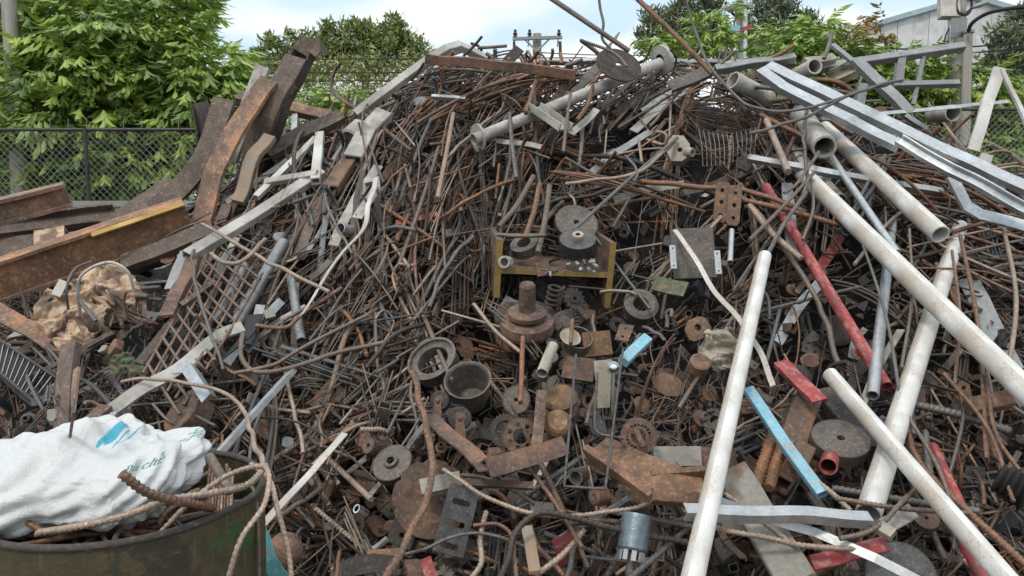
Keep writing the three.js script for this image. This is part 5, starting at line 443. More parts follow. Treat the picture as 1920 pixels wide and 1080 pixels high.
LA('bellows', 'black ribbed rubber bellows at the right picture edge', 'bellows', 1900, 910, .4, [[0, -30], [26, -30], [32, -26], [26, -20], [34, -14], [28, -8], [37, -2], [30, 4], [40, 11], [32, 17], [43, 24], [34, 30], [0, 30]], [.75, -.35, .55], M.rubber); lm(1895, 910, 'the black bellows');
SW('steel_log', 'thick rusted round stub pointing right near the edge', 'steel slug', ['rect', 34, 34], [[1815, 765, .3], [1895, 748, .34]], M.rust, { wob: .01 }); BX('holed_bracket', 'rusty strap with a hole standing behind the black bar', 'bracket', 1810, 745, .3, 22, 60, 6, [-.1, .3, .95], .1, M.rustO, { shape: q => polyShape([[-11, -30], [11, -30], [11, 24], [0, 32], [-11, 24]].map(v => v.map(c => c * q)), [[0, 18 * q, 5 * q]]) });
SW('clamp', 'shiny brass toned clamp block under the rail end', 'clamp', ['rect', 26, 20], [[1645, 985, .48], [1672, 1000, .48]], M.poly); SW('white_box', 'grey white box section behind the clamp', 'box section', ['rect', 34, 30], [[1650, 990, .38], [1705, 965, .34]], M.grime, { hollow: 4 });
LA('rusty_ball', 'rusty float ball low beside the drum', 'ball', 535, 1032, .4, Array.from({ length: 13 }, (_, i) => { const a = -Math.PI / 2 + i / 12 * Math.PI; return [Math.cos(a) * 34 + .01, Math.sin(a) * 36]; }), [.1, .9, .3], M.rust); lm(535, 1032, 'the rusty float ball'); SW('teal_sheet', 'dull teal folded sheet between drum and float ball', 'metal sheet', ['flat', 36, 2], [[492, 1000, .7], [505, 1050, .68], [535, 1095, .62]], M.teal, { twist: .5 }); LA('steel_slug', 'drum end with round lid behind the sack', 'tin', 340, 770, .25, [[0, -40], [44, -40], [46, 0], [42, 2], [0, 3]], [-.5, .6, .5], M.rust); BX('steel_plate', 'rusty dull plate standing behind the hooked bar', 'plate', 500, 790, .2, 34, 64, 4, [.1, .3, .9], -.35, M.rust);
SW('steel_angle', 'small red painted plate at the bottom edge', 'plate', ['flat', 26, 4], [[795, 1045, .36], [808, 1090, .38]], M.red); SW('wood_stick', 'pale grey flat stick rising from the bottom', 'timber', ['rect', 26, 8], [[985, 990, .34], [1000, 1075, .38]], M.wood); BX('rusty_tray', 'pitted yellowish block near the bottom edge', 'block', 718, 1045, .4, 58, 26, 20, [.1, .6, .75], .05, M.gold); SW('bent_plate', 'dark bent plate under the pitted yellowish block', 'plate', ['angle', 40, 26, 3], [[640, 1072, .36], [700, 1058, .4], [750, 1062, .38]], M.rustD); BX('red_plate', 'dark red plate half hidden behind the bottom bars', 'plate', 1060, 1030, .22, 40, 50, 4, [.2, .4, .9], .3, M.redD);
LA('chrome_bit', 'small bright chromed socket near the saw blade', 'socket', 678, 958, .42, [[4, -14], [8, -14], [9, 0], [9, 14], [6, 14], [4, -14]], [-.5, .5, .5], M.chrome); SW('green_plate', 'dark green painted plate right of the i beam end', 'plate', ['flat', 40, 4], [[1225, 530, .12], [1285, 545, .14]], M.green); lm(1255, 540, 'the dark green plate');
LA('steel_cup', 'brown casting ring behind the green plate', 'casting', 1200, 575, .15, [[14, -14], [30, -16], [34, 10], [26, 14], [16, 10], [14, -14]], [.1, .6, .75], M.rustG); LA('steel_ring', 'round brown casing deep behind the red pipe', 'casing', 1570, 622, .05, [[0, -16], [30, -16], [32, 8], [26, 12], [0, 8]], [-.2, .5, .8], M.rustD); LA('steel_ring', 'rusty can below the plastic wrapped lump', 'can', 1308, 690, .3, [[0, -22], [20, -22], [20, 20], [16, 22], [0, 20]], [.1, .7, .6], M.rust);

// ---- oil drum, sack and what stands in the drum ----
const DR = .29, dc = A(237, 922, 1.73);
{ const g = thing('oil_drum', 'dark olive steel drum with green scrapes, open and full of scrap', 'oil drum', V(dc.x, 0, dc.z)), h = dc.y; const pr = [[0, .01], [DR - .012, .01], [DR, .02]]; for (let y = .05; y < h - .02; y += .05) { const hoop = Math.exp(-(((y - h * .36) / .02) ** 2)) + Math.exp(-(((y - h * .68) / .02) ** 2)); pr.push([DR + .012 * hoop, y]); if (Math.abs(y - h * .36) < .05 || Math.abs(y - h * .68) < .05) for (const d of [.0125, .025, .0375]) { const q = y + d, k = Math.exp(-(((q - h * .36) / .02) ** 2)) + Math.exp(-(((q - h * .68) / .02) ** 2)); pr.push([DR + .012 * k, q]); } } pr.push([DR, h], [DR - .004, h], [DR - .004, .05], [0, .05]);
  const sg = lathe(pr, 72); sg.rotateX(-Math.PI / 2); const ps = sg.attributes.position; for (let i = 0; i < ps.count; i++) { const a = Math.atan2(ps.getZ(i), ps.getX(i)), y = ps.getY(i), k = 1 + (n3(Math.cos(a) * 2.2, Math.sin(a) * 2.2, y * 5, 4) - .5) * .035; ps.setX(i, ps.getX(i) * k); ps.setZ(i, ps.getZ(i) * k); } sg.computeVertexNormals(); part('shell', sg, M.drum, g);
  const rim = []; for (let i = 0; i <= 60; i++) { const a = i / 60 * Math.PI * 2, k = 1 + (n3(Math.cos(a) * 2.2, Math.sin(a) * 2.2, h * 5, 4) - .5) * .035; rim.push(V(Math.cos(a) * DR * k, h, Math.sin(a) * DR * k)); } part('rim', rodGeo(rim, .008, { sides: 8, step: .02 }), M.rustD, g); lm(240, 1010, 'the olive drum'); }
{ const fill = new THREE.CircleGeometry(DR * .96, 40); fill.rotateX(-Math.PI / 2); fill.translate(dc.x, dc.y - .12, dc.z); solo('packed_scrap_disc', fill, mk(TX.rustD, 3, { color: [.7, .7, .7] }), 'dark scrap filling inside the olive drum', 'scrap'); }
const dp = (a, r, y) => V(dc.x + Math.cos(a) * r * DR, dc.y + y, dc.z + Math.sin(a) * r * DR);
{ const rb = (label, pts, r, t, ribs = .012) => solo('rebar', rodGeo(pts, r, { ribs, sides: 9 }), RODM[t].plain, label, 'reinforcing bar', 'bars in and on the drum'); const q = (x, y, d) => A(x, y, d);
  rb('thick ribbed bar lying along the front rim inside the drum', [q(70, 1000, 1.5), q(170, 985, 1.47), q(300, 945, 1.5), q(420, 918, 1.6), q(485, 895, 1.7), q(500, 872, 1.74)], .0072, 5); rb('cut ribbed bar resting on the white sack', [q(228, 888, 1.42), q(262, 915, 1.44), q(330, 938, 1.5), q(400, 952, 1.6)], .009, 1); rb('long pale bar looping out over the drum rim', [q(300, 1000, 1.55), q(350, 950, 1.55), q(400, 905, 1.6), q(455, 872, 1.62), q(497, 880, 1.6), q(508, 910, 1.58), q(485, 965, 1.5), q(440, 1020, 1.46), q(424, 1050, 1.45), q(425, 1095, 1.45)], .0054, 5); rb('rusty bar dropping from the loop to the right of the drum', [q(470, 870, 1.8), q(505, 900, 1.75), q(515, 935, 1.7), q(535, 1000, 1.68), q(548, 1095, 1.66)], .0056, 5); rb('rusty bar hooked in a knot behind the front rim', [q(300, 980, 1.6), q(340, 940, 1.6), q(370, 922, 1.62), q(388, 930, 1.64)], .0065, 1); rb('short crooked bar at the left inside the drum', [q(-30, 945, 1.62), q(30, 968, 1.55), q(90, 1002, 1.5)], .0055, 1); rb('thin upright wire hugging the drum side', [q(462, 905, 1.8), q(478, 925, 1.74), q(484, 990, 1.72), q(486, 1095, 1.72)], .004, 2, 0);
  solo('steel_pin', rodGeo([q(392, 855, 1.72), q(432, 922, 1.66)], .011, { sides: 12, smooth: false }), M.rustG, 'smooth grey pin leaning inside the drum', 'steel pin'); solo('shovel_blade', lathe([[0, 0], [.045, .004], [.05, .01], [.03, .02], [0, .024]], 24).applyQuaternion(new THREE.Quaternion().setFromUnitVectors(Zax, V(-.3, .6, .7).normalize())).translate(...q(77, 972, 1.62).toArray()), M.rust, 'round rusty disc at the left in the drum', 'disc'); solo('steel_angle', sweep(flat(.03, .004), [q(-6, 915, 1.7), q(55, 1000, 1.6)], { wob: .01 }), M.rust, 'rusty strip slanting at the left inside the drum', 'steel strip');
  const r2 = rng(15); for (let i = 0; i < 40; i++) { const a = r2() * 6.28, b = a + 2 + r2() * 2; rb(`one of the rods lying jumbled in the drum under the sack`, [dp(a, .9, -.1 + r2() * .06), dp(b, .9, -.09 + r2() * .08)], .003 + r2() * .006, i % 5, 0); }
  const hoop = []; for (let i = 0; i < 9; i++) rb(`thin rod standing in the bundle at the drum's right rim`, [q(395 + i * 5, 870 + (i % 3) * 8, 1.75), q(385 + i * 6, 960, 1.7)], .004, [1, 2, 5][i % 3], .01); }
// white woven sack
let FOLD1, FOLD2;
{ const cv = document.createElement('canvas'); cv.width = cv.height = 1024; const c = cv.getContext('2d'); c.fillStyle = '#bfc0c0'; c.fillRect(0, 0, 1024, 1024); const rs = rng(5); for (let i = 0; i < 1024; i += 4) { c.fillStyle = i % 8 ? 'rgba(150,155,160,0.045)' : 'rgba(255,255,255,0.05)'; c.fillRect(0, i, 1024, 2); c.fillRect(i, 0, 2, 1024); } for (let i = 0; i < 260; i++) { c.fillStyle = `rgba(120,110,95,${.03 + rs() * .09})`; c.beginPath(); c.ellipse(rs() * 1024, rs() * 1024, 2 + rs() * 26, 1 + rs() * 10, rs() * 3, 0, 7); c.fill(); }
  c.save(); c.translate(838, 330); c.rotate(-.02); c.fillStyle = '#3a7274'; c.font = 'bold 27px serif'; c.fillText('Đia chi:', 0, 0); c.beginPath(); c.arc(26, 7, 2.4, 0, 7); c.fill(); c.fillRect(82, -27, 5, 5); c.restore(); c.save(); c.translate(885, 226); c.rotate(.72); c.scale(.62, .62); c.fillStyle = '#58a9ba'; c.beginPath(); c.moveTo(-105, -10); c.quadraticCurveTo(-70, -60, 20, -50); c.lineTo(120, -45); c.lineTo(112, 26); c.quadraticCurveTo(20, 34, -70, 30); c.fill(); c.strokeStyle = '#dfeaec'; c.lineWidth = 5; for (let i = 0; i < 4; i++) { c.beginPath(); c.arc(-60 + i * 46, -8, 15, 0, 5.2); c.stroke(); c.beginPath(); c.arc(-48 + i * 46, 0, 26, 3.4, 6); c.stroke(); } c.restore(); c.strokeStyle = '#3f97ad'; c.lineWidth = 7; c.beginPath(); c.arc(640, 222, 15, .4, 4.4); c.stroke(); c.beginPath(); c.moveTo(600, 224); c.lineTo(668, 236); c.stroke(); c.beginPath(); c.arc(700, 236, 13, 3, 7); c.stroke();
  const t = new THREE.CanvasTexture(cv); t.colorSpace = THREE.SRGBColorSpace; const s = 1.66 / F, W = 470 * s, Hh = 250 * s, nx = 240, ny = 150, pos = [], uv = [], idx = []; const ctr = A(158, 886, 1.7);
  for (let j = 0; j <= ny; j++) for (let i = 0; i <= nx; i++) { const th = j / ny * Math.PI, ph = i / nx * Math.PI * 2; let x = Math.sin(th) * Math.cos(ph), y = Math.cos(th), z = Math.sin(th) * Math.sin(ph); const pw = v => Math.sign(v) * Math.pow(Math.abs(v), .8); let X = pw(x) * 212 * s, Y = pw(y) * 70 * s, Z = z * .19;
    X += -16 * s * (Y / (70 * s)); Y += (Math.sin((X / (218 * s)) * 1.7 + .8) * 10 - Math.max(0, -X / (218 * s) - .25) * 10) * s - (z > 0 ? 26 * s * Math.max(0, z) * (x > -.45 && x < .5 ? 1 : .1) * sst(-.5, .5, -y) : 0);
    const c1 = (FOLD1 ||= creases(91, 5, 4.5, 8)), c2 = (FOLD2 ||= creases(92, 6, 11, 22)); const wx = X + .03 * n3(X * 12, Y * 12, Z * 8, 21), wy = Y + .03 * n3(X * 12, Y * 12, Z * 8, 22); const f1 = Math.abs(n3(wx * 5 + wy * 4, wy * 15 - wx * 5, Z * 4, 3) - .5) * 2, f2 = Math.abs(n3(wx * 14 - wy * 22, wy * 24 + wx * 6, Z * 9, 8) - .5) * 2, f3 = Math.abs(n3(wx * 60 + wy * 30, wy * 60, Z * 30, 12) - .5) * 2; const X0 = X, Y0 = Y; const gx = X + Z * .5, gy = Y * 1.5 + Z * .9 - X * .45; const d = c1(gx * .8, gy) * .11 + c2(gx * .7, gy) * .042 + (1 - f3) * .003; X += x * d; Y += y * d; Z += z * d;
    pos.push(X, Y, Z); uv.push(X0 / (400 * s) + .5 - .02, Y0 / (400 * s) + .5 + .08); }
  for (let j = 0; j < ny; j++) for (let i = 0; i < nx; i++) { const a = j * (nx + 1) + i, b = a + 1, e = a + nx + 1, f = e + 1; idx.push(a, b, e, b, f, e); }
  const g = new THREE.BufferGeometry(); g.setAttribute('position', new THREE.Float32BufferAttribute(pos, 3)); g.setAttribute('uv', new THREE.Float32BufferAttribute(uv, 2)); g.setIndex(idx); g.computeVertexNormals(); const m = new THREE.Mesh(g, new THREE.MeshStandardMaterial({ map: t, roughness: .45, side: THREE.DoubleSide, bumpMap: rep(TX.bump, 6), bumpScale: .0016 })); m.name = 'woven_sack'; m.position.copy(ctr); scene.add(m); tag(m, 'white woven plastic sack with teal print lying on the drum', 'sack'); lm(190, 880, 'the white sack'); }

// pieces fixed to a thing become its parts
function join(start, child, name) { const f = w => scene.children.find(o => (o.userData.label || '').startsWith(w)), p = f(start), c = f(child); scene.updateMatrixWorld(true); p.attach(c); c.name = name; c.userData = {}; }
for (const w of ['one', 'two', 'three', 'four', 'five']) join('shiny slotted tube', `dark hole in the shiny slotted tube, number ${w}`, 'slot');
join('grey flanged post', 'round flat flange capping', 'flange'); join('long grey flanged pipe', 'round flange on the upper', 'flange'); join('long grey flanged pipe', 'thin round flange on the lower', 'flange');
join('white painted box section', 'pale round collar', 'collar'); join('white painted box section', 'rusty box section running', 'rusted_end'); scene.children.find(o => (o.userData.label || '').startsWith('white painted box')).userData.label = 'pale box section with a round collar and rusted lower end';
join('short pale roller', 'rusty top cap', 'end_cap'); join('short pale roller', 'rusty bottom cap', 'end_cap'); join('square dark steel plate', 'pale holed strap on the left', 'strap'); join('square dark steel plate', 'pale holed strap on the right', 'strap'); join('pale rounded cast pump', 'short spout', 'spout');
join('tall bent rusty channel', 'folded torn flange', 'torn_flange'); join('tall bent rusty channel', 'bent out lip', 'torn_lip'); join('crumpled brown paper sheet', 'small white printed label', 'printed_label');
join('rusty angle iron tray side running left', 'rusty angle iron tray side running right', 'side'); scene.children.find(o => (o.userData.label || '').startsWith('rusty angle iron tray')).userData.label = 'rusty angle iron tray corner holding the sprockets';
join('white hollow bar of the bent frame', 'pale slotted bar slanting from', 'bar'); join('white hollow bar of the bent frame', 'short pale cross bar', 'bar'); scene.children.find(o => (o.userData.label || '').startsWith('white hollow bar of the')).userData.label = 'white bent metal frame of three bars above the long pale bar'; join('wide mottled channel', 'yellow painted strip', 'painted_strip'); join('slotted motor fan wheel', 'slotted rim of the motor', 'slotted_rim'); join('small sprocket on a stub', 'stub shaft slanting', 'shaft');

// ================= THE LOOSE SCRAP OF THE HEAP =================
const TOP = [[-100, 500], [150, 480], [330, 420], [430, 300], [500, 255], [620, 225], [700, 195], [780, 150], [830, 112], [900, 108], [1010, 112], [1150, 114], [1250, 112], [1400, 130], [1500, 140], [1600, 180], [1720, 215], [1830, 280], [1990, 350]];
// how the rods lie in each stretch of the heap: [px, py, mean angle on the slope in degrees from level, spread, weight, length in px]
const LAY = [[720, 330, 62, 28, 3, 130], [620, 520, 55, 32, 3, 120], [800, 480, 60, 40, 3, 120], [880, 180, 18, 24, 3.4, 150], [1200, 170, 25, 40, 3, 130], [1850, 330, -20, 40, 3, 150], [1720, 260, -25, 40, 2, 150], [1050, 230, 30, 45, 2, 130], [1200, 300, 40, 60, 2, 120], [560, 700, 30, 60, 2, 120], [700, 680, 45, 55, 2.5, 120], [450, 560, 50, 50, 1, 110], [1150, 560, 70, 70, 1.2, 90], [960, 700, 60, 80, 1.1, 80], [850, 900, 30, 90, 1.1, 90], [1300, 650, 80, 60, .9, 90], [1450, 300, -20, 60, 1, 110], [1600, 480, 20, 90, .3, 120], [1590, 580, 20, 90, .25, 110], [1040, 545, 40, 90, .12, 60], [1110, 560, 40, 90, .3, 60], [280, 650, 40, 80, .35, 90], [60, 700, 20, 90, .3, 90], [1330, 240, 20, 90, .5, 90], [430, 620, 50, 60, .5, 100], [900, 320, 60, 50, 1.5, 110], [1850, 480, -22, 30, 2, 170], [1800, 800, -50, 50, 1.5, 150], [1500, 650, 60, 80, .6, 120], [1450, 950, 40, 80, 1.3, 110], [1150, 980, 20, 80, 1.2, 110], [650, 950, 50, 60, 1.2, 110], [300, 760, 40, 80, 1, 110], [120, 720, 20, 90, .7, 100], [1350, 180, 20, 60, 1.5, 110]];
function lay(px, py) { let w = 0, a = 0, b = 0, sp = 0, L = 0, den = 0; for (const q of LAY) { const k = 1 / (900 + (px - q[0]) ** 2 + (py - q[1]) ** 2) ** 1.6, t = q[2] * Math.PI / 90; w += k; a += Math.cos(t) * k; b += Math.sin(t) * k; sp += q[3] * k; den += q[4] * k; L += q[5] * k; } return { ang: Math.atan2(b, a) / 2, sp: sp / w * Math.PI / 180, den: den / w, L: L / w }; }
function spot() { for (;;) { const x = rr(-90, 2000), t = lerpT(TOP, x), y = rr(t + 4, 1120), l = lay(x, y), far = .35 + .65 * (D(x, y) / 5), cl = !CLUMP ? 1 : .12 + 1.15 * sst(.3, .68, n3(x / 85, y / 85, 4, 5) * .65 + n3(x / 34, y / 34, 6, 9) * .35); if (R() * 3.2 < l.den * far * cl) return { x, y, l }; } }
const dirs = new Set(); let CLUMP = true;
const gauss = () => (R() + R() + R() - 1.5) * 1.2;
// unit shapes of rods, along x, one metre long
const bend = f => Array.from({ length: 7 }, (_, i) => { const t = i / 6 - .5, q = f(t); return V(q[0] ?? t, q[1], q[2] || 0); });
const SHAPES = [['straight', null], ['straight', null], ['slightly bent', bend(t => [t, .06 * Math.cos(t * 3), 0])], ['bowed', bend(t => [t, .14 * Math.cos(t * 3), .03])], ['crooked', bend(t => [t, .05 * Math.sin(t * 9), .02 * Math.cos(t * 7)])], ['hooked', [V(-.5, 0, 0), V(0, .01, 0), V(.36, 0, 0), V(.44, .02, 0), V(.46, .1, .02), V(.4, .17, .03)]], ['elbowed', [V(-.45, 0, 0), V(0, .0, 0), V(.22, 0, 0), V(.28, .03, 0), V(.33, .22, .03)]], ['u shaped', [V(-.3, -.12, 0), V(.1, -.12, 0), V(.22, -.09, .01), V(.26, 0, .02), V(.22, .09, .01), V(.1, .12, 0), V(-.1, .12, 0)]]];
const SW8 = [6, 5, 4, 3, 3, 1.6, 1.6, 1];
const pickW = w => { let s = w.reduce((a, b) => a + b) * R(); for (let i = 0; i < w.length; i++) if ((s -= w[i]) < 0) return i; return 0; };
function rodPose(o0, o1, lenK = 1) { const { x, y, l } = spot(), a = R() < .25 ? rr(0, 3.14) : l.ang + gauss() * l.sp * 1.15, d0 = D(x, y), L = l.L * lenK * (R() < .12 ? rr(1.2, 2) : rr(.3, 1.15)) * (4.2 / d0) ** .3, cx = Math.cos(a) * L / 2, cy = -Math.sin(a) * L / 2, off = rr(o0, o1), tl = gauss() * .09; const y0 = y - cy, y1 = y + cy; if (Math.min(y0, y1) < lerpT(TOP, y0 < y1 ? x - cx : x + cx) - 4 && R() < .8) return rodPose(o0, o1, lenK); const p = P(x - cx, y0, off - tl), q = P(x + cx, y1, off + tl); const m = p.clone().add(q).multiplyScalar(.5), len = Math.min(p.distanceTo(q), 1.5); return { x, y, a: Math.atan2(Math.sin(a), Math.cos(a)), m, dir: V().subVectors(q, p).normalize(), len, d: d0 }; }
const UPV = V(0, 1, 0);
function basis(dir, spin) { let n = OUT.clone().addScaledVector(dir, -OUT.dot(dir)).normalize(); const b = V().crossVectors(n, dir); n = n.multiplyScalar(Math.cos(spin)).addScaledVector(b, Math.sin(spin)); const z = V().crossVectors(dir, n); return new THREE.Quaternion().setFromRotationMatrix(new THREE.Matrix4().makeBasis(dir, n, z)); }
const rodCol = () => { const k = rr(.5, 1.4), w = rr(-.12, .12); return new THREE.Color().setRGB(k * (1 + w), k, k * (1 - w)); };

// the mass of rods: one heap of a kind nobody could count
{ const sets = []; for (let s = 0; s < SHAPES.length; s++) for (let t = 0; t < TONES.length; t++) sets.push({ s, t, list: [] });
  const add = (n, o0, o1, w0, w1, lk) => { for (let i = 0; i < n; i++) { const q = rodPose(o0, o1, lk), s = pickW(SW8), t = tone(); q.w = rr(w0, w1); const S = sets[s * TONES.length + t].list; S.push(q); if (R() < .3) { const side = V().crossVectors(q.dir, OUT).normalize(), k = 2 + Math.floor(R() * 4); for (let e = 1; e <= k && i < n; e++, i++) S.push({ ...q, m: q.m.clone().addScaledVector(side, e * q.w * rr(1.8, 3.4)).addScaledVector(q.dir, gauss() * .08).addScaledVector(OUT, gauss() * .012), dir: q.dir.clone().add(V(gauss(), gauss(), gauss()).multiplyScalar(.045)).normalize(), len: q.len * rr(.75, 1.15) }); } } };
  add(1900, -.65, -.2, .0045, .0095, 1.3); add(2500, -.24, .03, .0038, .0088, 1.05); add(600, -.3, .02, .009, .0135, 1.1); add(1300, -.14, .06, .0016, .003, 1.2); add(420, .02, .14, .003, .0065, .9); add(240, .0, .14, .0018, .0038, 2.1); CLUMP = false; add(1900, -.55, -.14, .004, .009, 1.1); CLUMP = true;
  const g = new THREE.Group(); g.name = 'loose_rods'; scene.add(g); tag(g, 'mass of tangled rusty rods and bars covering the heap', 'scrap rods', null, 'stuff');
  for (const { s, t, list } of sets) { if (!list.length) continue; const pts = SHAPES[s][1] || [V(-.5, 0, 0), V(.5, 0, 0)]; const geo = rodGeo(pts, .01, { sides: 6, smooth: true, step: .06 }); const im = new THREE.InstancedMesh(geo, RODM[t].ribbed, list.length); list.forEach((q, i) => { im.setMatrixAt(i, mt(q.m, basis(q.dir, rr(-.6, .6)), V(q.len, s < 2 ? q.w / .01 : q.len, s < 2 ? q.w / .01 : q.len))); im.setColorAt(i, rodCol()); }); im.name = 'rods'; g.add(im); } }

// words for where a small piece lies
const seenLabels = new Map();
function where(px, py) { let b = null, bd = 1e9; for (const q of LMK) { const d = Math.hypot(px - q[0], py - q[1]); if (d < bd) { bd = d; b = q; } } const dx = px - b[0], dy = py - b[1]; const how = Math.abs(dx) > Math.abs(dy) * 1.3 ? (dx < 0 ? 'left of' : 'right of') : (dy < 0 ? 'above' : 'below'); return `${bd < 45 ? 'close ' : bd > 130 ? 'well ' : ''}${how} ${b[2]}`; }
function angWord(a) { const d = Math.abs(((a * 180 / Math.PI) % 180 + 180) % 180); return d < 20 || d > 160 ? 'level' : d > 65 && d < 115 ? 'steep' : d < 90 ? 'rising' : 'falling'; }
// single rods and ribbed bars on top
function loose(name, cat, n, w0, w1, ribs, group, o0, o1, lk) { for (let i = 0, tries = 0; i < n; i++) { const q = rodPose(o0, o1, lk), s = pickW(SW8), t = tone(), w = rr(w0, w1); let label = `${q.len < .3 ? 'short' : q.len > .65 ? 'long' : 'mid length'} ${TONES[t][0]} ${SHAPES[s][0]} ${ribs ? 'bar' : 'rod'}, ${angWord(q.a)}, ${where(q.x, q.y)}`; if (label.split(' ').length > 16) label = label.replace('mid length ', '').replace('slightly ', ''); if (label.split(' ').length > 16) label = label.replace(/, (level|steep|rising|falling),/, ','); if (seenLabels.has(label) && tries++ < 200) { i--; continue; } seenLabels.set(label, 1); const L = q.len, base = (SHAPES[s][1] || [V(-.5, 0, 0), V(0, rr(-.012, .012), 0), V(.5, 0, 0)]).map(v => v.clone().multiplyScalar(L)); const g = rodGeo(base, w, { sides: 7, ribs: ribs ? .013 : 0, step: .03 });
    const m = new THREE.Mesh(g, RODM[t].plain); m.name = numbered(name); m.position.copy(q.m); m.quaternion.copy(basis(q.dir, rr(-.7, .7))); scene.add(m);
    tag(m, label, cat, group); } }
loose('rebar', 'reinforcing bar', 210, .0075, .0118, true, 'reinforcing bars on the heap', .0, .17, 1.15);
loose('steel_rod', 'steel rod', 280, .0045, .0078, false, 'loose rods and wires on the heap', .0, .17, 1.1);
// curled thin wires
for (let i = 0; i < 46; i++) { const lo = i < 26, x = lo ? rr(1195, 1330) : rr(1180, 1500), y = lo ? rr(720, 850) : rr(400, 720), n = 5, c = []; let a = rr(0, 6.28), px = x, py = y; const k = rr(.5, 1.3) * (R() < .5 ? -1 : 1); for (let j = 0; j < n; j++) { c.push(P(px, py, rr(.1, .26))); px += Math.cos(a) * rr(14, 34); py += Math.sin(a) * rr(14, 34); a += k; } const L = RODM[R() < .5 ? 4 : 2]; solo('curled_wire', rodGeo(c, rr(.0012, .0022), { sides: 5, step: .02 }), L.plain, `${k > 0 ? 'clockwise' : 'anticlockwise'} curl of ${['fine', 'thin', 'slim'][i % 3]} ${L.words} wire ${where(x, y)}`, 'wire', 'curled thin wires'); }

// flat bars, angles and strips lying on the slopes
{ const zones = [[[330, 570], [330, 660], 58, 22], [[480, 760], [250, 520], 60, 16], [[1450, 1900], [380, 1000], 70, 18], [[1250, 1900], [900, 1060], -30, 10], [[640, 1250], [820, 1060], 40, 14], [[20, 330], [600, 780], 30, 10], [[1000, 1400], [150, 360], 30, 12]]; const FM = [[M.rust, 'rusty'], [M.galvD, 'dull zinc'], [M.rustG, 'grey brown'], [M.grime, 'pale grimy'], [M.alu, 'shiny'], [M.beamD, 'brown']], FW = [3, 2.4, 3, 1.4, 1.2, 2.4]; const KINDS = [['flat', 'flat bar', w => flat(w, w * .2)], ['angle', 'angle', w => angle(w, w * .7, w * .14)], ['channel', 'channel', w => channel(w, w * .5, w * .12)], ['rect', 'square bar', w => rect(w * .6, w * .6)]];
  for (const [[x0, x1], [y0, y1], an, n] of zones) for (let i = 0; i < n; i++) { const x = rr(x0, x1), y = rr(y0, y1), a = (an + gauss() * 26) * Math.PI / 180, L = rr(50, 200), w = rr(8, 20) * D(x, y) / F, k = pick(KINDS), f = pickW(FW), o = rr(-.06, .12), b = rr(-8, 8); const at = t => P(x + Math.cos(a) * L * t - Math.sin(a) * b * (1 - 4 * t * t), y - Math.sin(a) * L * t - Math.cos(a) * b * (1 - 4 * t * t), o + t * .08); solo('flat_bar', sweep(k[2](w), [at(-.5), at(0), at(.5)], { roll: gauss() * .6, wob: .012, seed: i + x0, smooth: R() < .5 }), FM[f][0], `${L < 90 ? 'short' : L > 150 ? 'long' : 'mid length'} ${FM[f][1]} ${k[1]}, ${angWord(a)}, ${where(x, y)}`, 'flat bar', 'flat bars and angles strewn on the heap'); } }

// small parts and offcuts, each of a few forms
const OFF = (px, py, o) => P(px, py, o);
const jag = (w, h) => { const n = 9, o = []; for (let i = 0; i < n; i++) { const a = i / n * 6.283; o.push([Math.cos(a) * w * rr(.36, .56), Math.sin(a) * h * rr(.36, .56)]); } return o; };
const FORMS = {
  gear: k => [extrude(gearShape(.06, 16 + 6 * k, .006, .018 + .004 * k), .014 + .01 * (k % 3), .001), ['toothed gear', 'thin toothed wheel', 'broad toothed gear'][k % 3]],
  washer: k => [lathe([[.02, -.006], [.045, -.006], [.045, .006], [.02, .006], [.02, -.006]], 24), ['flat ring', 'washer', 'thick ring'][k % 3]],
  steel_plate: k => [extrude(polyShape(k % 2 ? jag(.16, .11) : [[-.08, -.05], [.08, -.05], [.08, .05], [-.08, .05]], k % 2 ? [] : [[.04, 0, .012], [-.04, 0, .012]]), .006, .001), k % 2 ? 'jagged plate offcut' : 'two holed plate'],
  steel_block: k => [extrude(polyShape(jag(.11, .08)), .05, .004), 'chunky lump'],
  pipe_stub: k => [lathe([[.018, -.05], [.024, -.05], [.024, .05], [.018, .05], [.018, -.05]], 20), 'pipe stub'],
  bolt: k => [merge([lathe([[0, -.06], [.009, -.06], [.009, .03], [0, .03]], 12), lathe([[0, .028], [.018, .028], [.018, .042], [0, .042]], 6)]), 'hex bolt'],
  bracket: k => [sweep(angle(.07, .05, .006), [V(0, 0, -.05 - .02 * k), V(0, 0, .05 + .02 * k)], { up: V(0, 1, 0) }), k % 2 ? 'long angle offcut' : 'angle offcut'],
  hub: k => [lathe([[.015, -.03], [.05, -.03], [.05, -.018], [.03, -.012], [.028, .02], [.02, .03], [.015, .03], [.015, -.03]], 26), 'flanged hub'],
  tube_end: k => [sweep(rect(.05, .04), [V(0, 0, -.09), V(0, 0, .09)], { up: V(0, 1, 0), hole: [[-.021, -.016], [.021, -.016], [.021, .016], [-.021, .016]] }), 'box tube offcut'],
};
const PM = [[M.rust, 'rusty'], [M.rustD, 'dark rusty'], [M.rustG, 'grey brown'], [M.rustO, 'orange rusted'], [M.steel, 'dull steel'], [M.grime, 'pale grimy'], [M.galvD, 'dark zinc']], PMW = [4, 5, 4, 1.4, 3, .4, 1.2];
const CACHE = {}; const form = (n, k) => CACHE[n + k] || (CACHE[n + k] = FORMS[n](k));
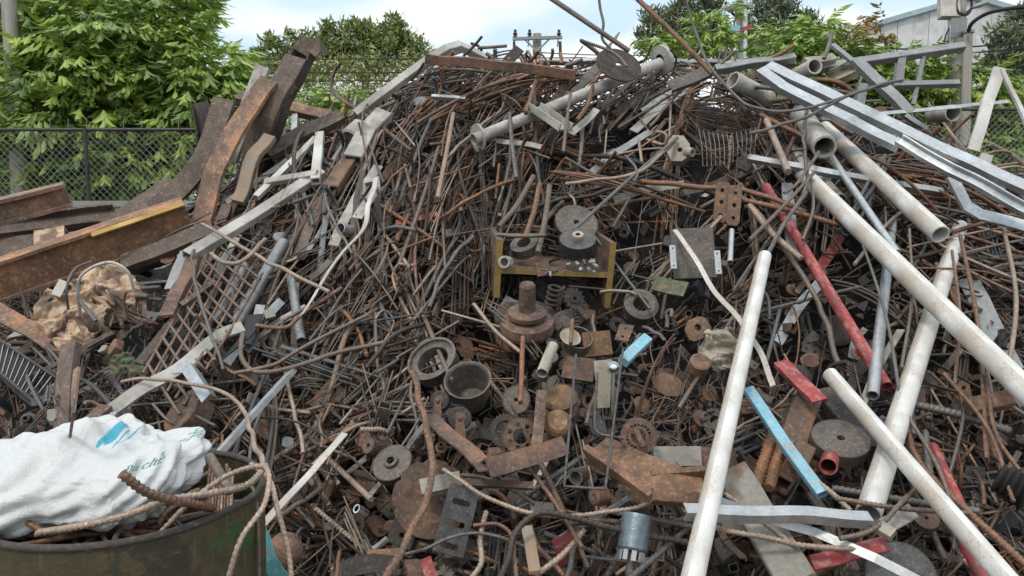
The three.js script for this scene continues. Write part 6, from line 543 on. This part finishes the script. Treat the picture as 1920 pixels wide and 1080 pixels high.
// where parts lie thickest
function partSpot() { for (;;) { const x = rr(-40, 1960), y = rr(lerpT(TOP, x) + 15, 1100); let w = .18; w += .9 * Math.exp(-(((x - 1050) / 300) ** 2) - ((y - 780) / 230) ** 2) + .45 * sst(700, 950, y) + .3 * sst(1250, 1500, x) * sst(420, 700, y) + .25 * sst(300, 50, x) * sst(560, 700, y); if (x > 480 && x < 940 && y < 640) w *= .25; if (R() < w) return [x, y]; } }
const rotR = () => new THREE.Quaternion().setFromUnitVectors(Zax, V(gauss() * .6, .55 + gauss() * .5, .75).normalize()).multiply(new THREE.Quaternion().setFromAxisAngle(Zax, rr(0, 6.28)));
const KN = Object.keys(FORMS), KW = [1.6, 1.2, 4.5, 3, 1.6, 2.4, 3.6, 1.4, 1.6];
for (let i = 0; i < 260; i++) { const n = KN[pickW(KW)], k = Math.floor(R() * 4), [x, y] = partSpot(), [g, w] = form(n, k), mi = pickW(PMW), m = new THREE.Mesh(g, PM[mi][0]), s = rr(.35, 1.0); m.name = numbered(n); m.position.copy(P(x, y, rr(-.1, .1))); m.quaternion.copy(rotR()); m.scale.setScalar(s); scene.add(m); tag(m, `${s > .8 ? 'larger' : s < .55 ? 'small' : 'medium'} ${PM[mi][1]} ${w} ${where(x, y)}`, n.replace(/_/g, ' '), `loose ${n.replace(/_/g, ' ')} pieces on the heap`); }
// the scrap below them that nobody could count
{ const g = new THREE.Group(); g.name = 'scrap_pieces'; scene.add(g); tag(g, 'mass of small scrap pieces lying between the bars', 'scrap', null, 'stuff');
  for (const n of KN) for (let k = 0; k < 2; k++) { const c = Math.round(60 * KW[KN.indexOf(n)]); const im = new THREE.InstancedMesh(form(n, k)[0], PM[(k + KN.indexOf(n)) % 5][0], c); for (let i = 0; i < c; i++) { const [x, y] = partSpot(); im.setMatrixAt(i, mt(P(x, y, rr(-.38, .0)), rotR(), rr(.3, .95))); im.setColorAt(i, rodCol()); } im.name = 'pieces'; g.add(im); } }

scene.traverse(o => { if (o.isMesh) { o.castShadow = true; o.receiveShadow = true; } });
renderer.render(scene, camera);
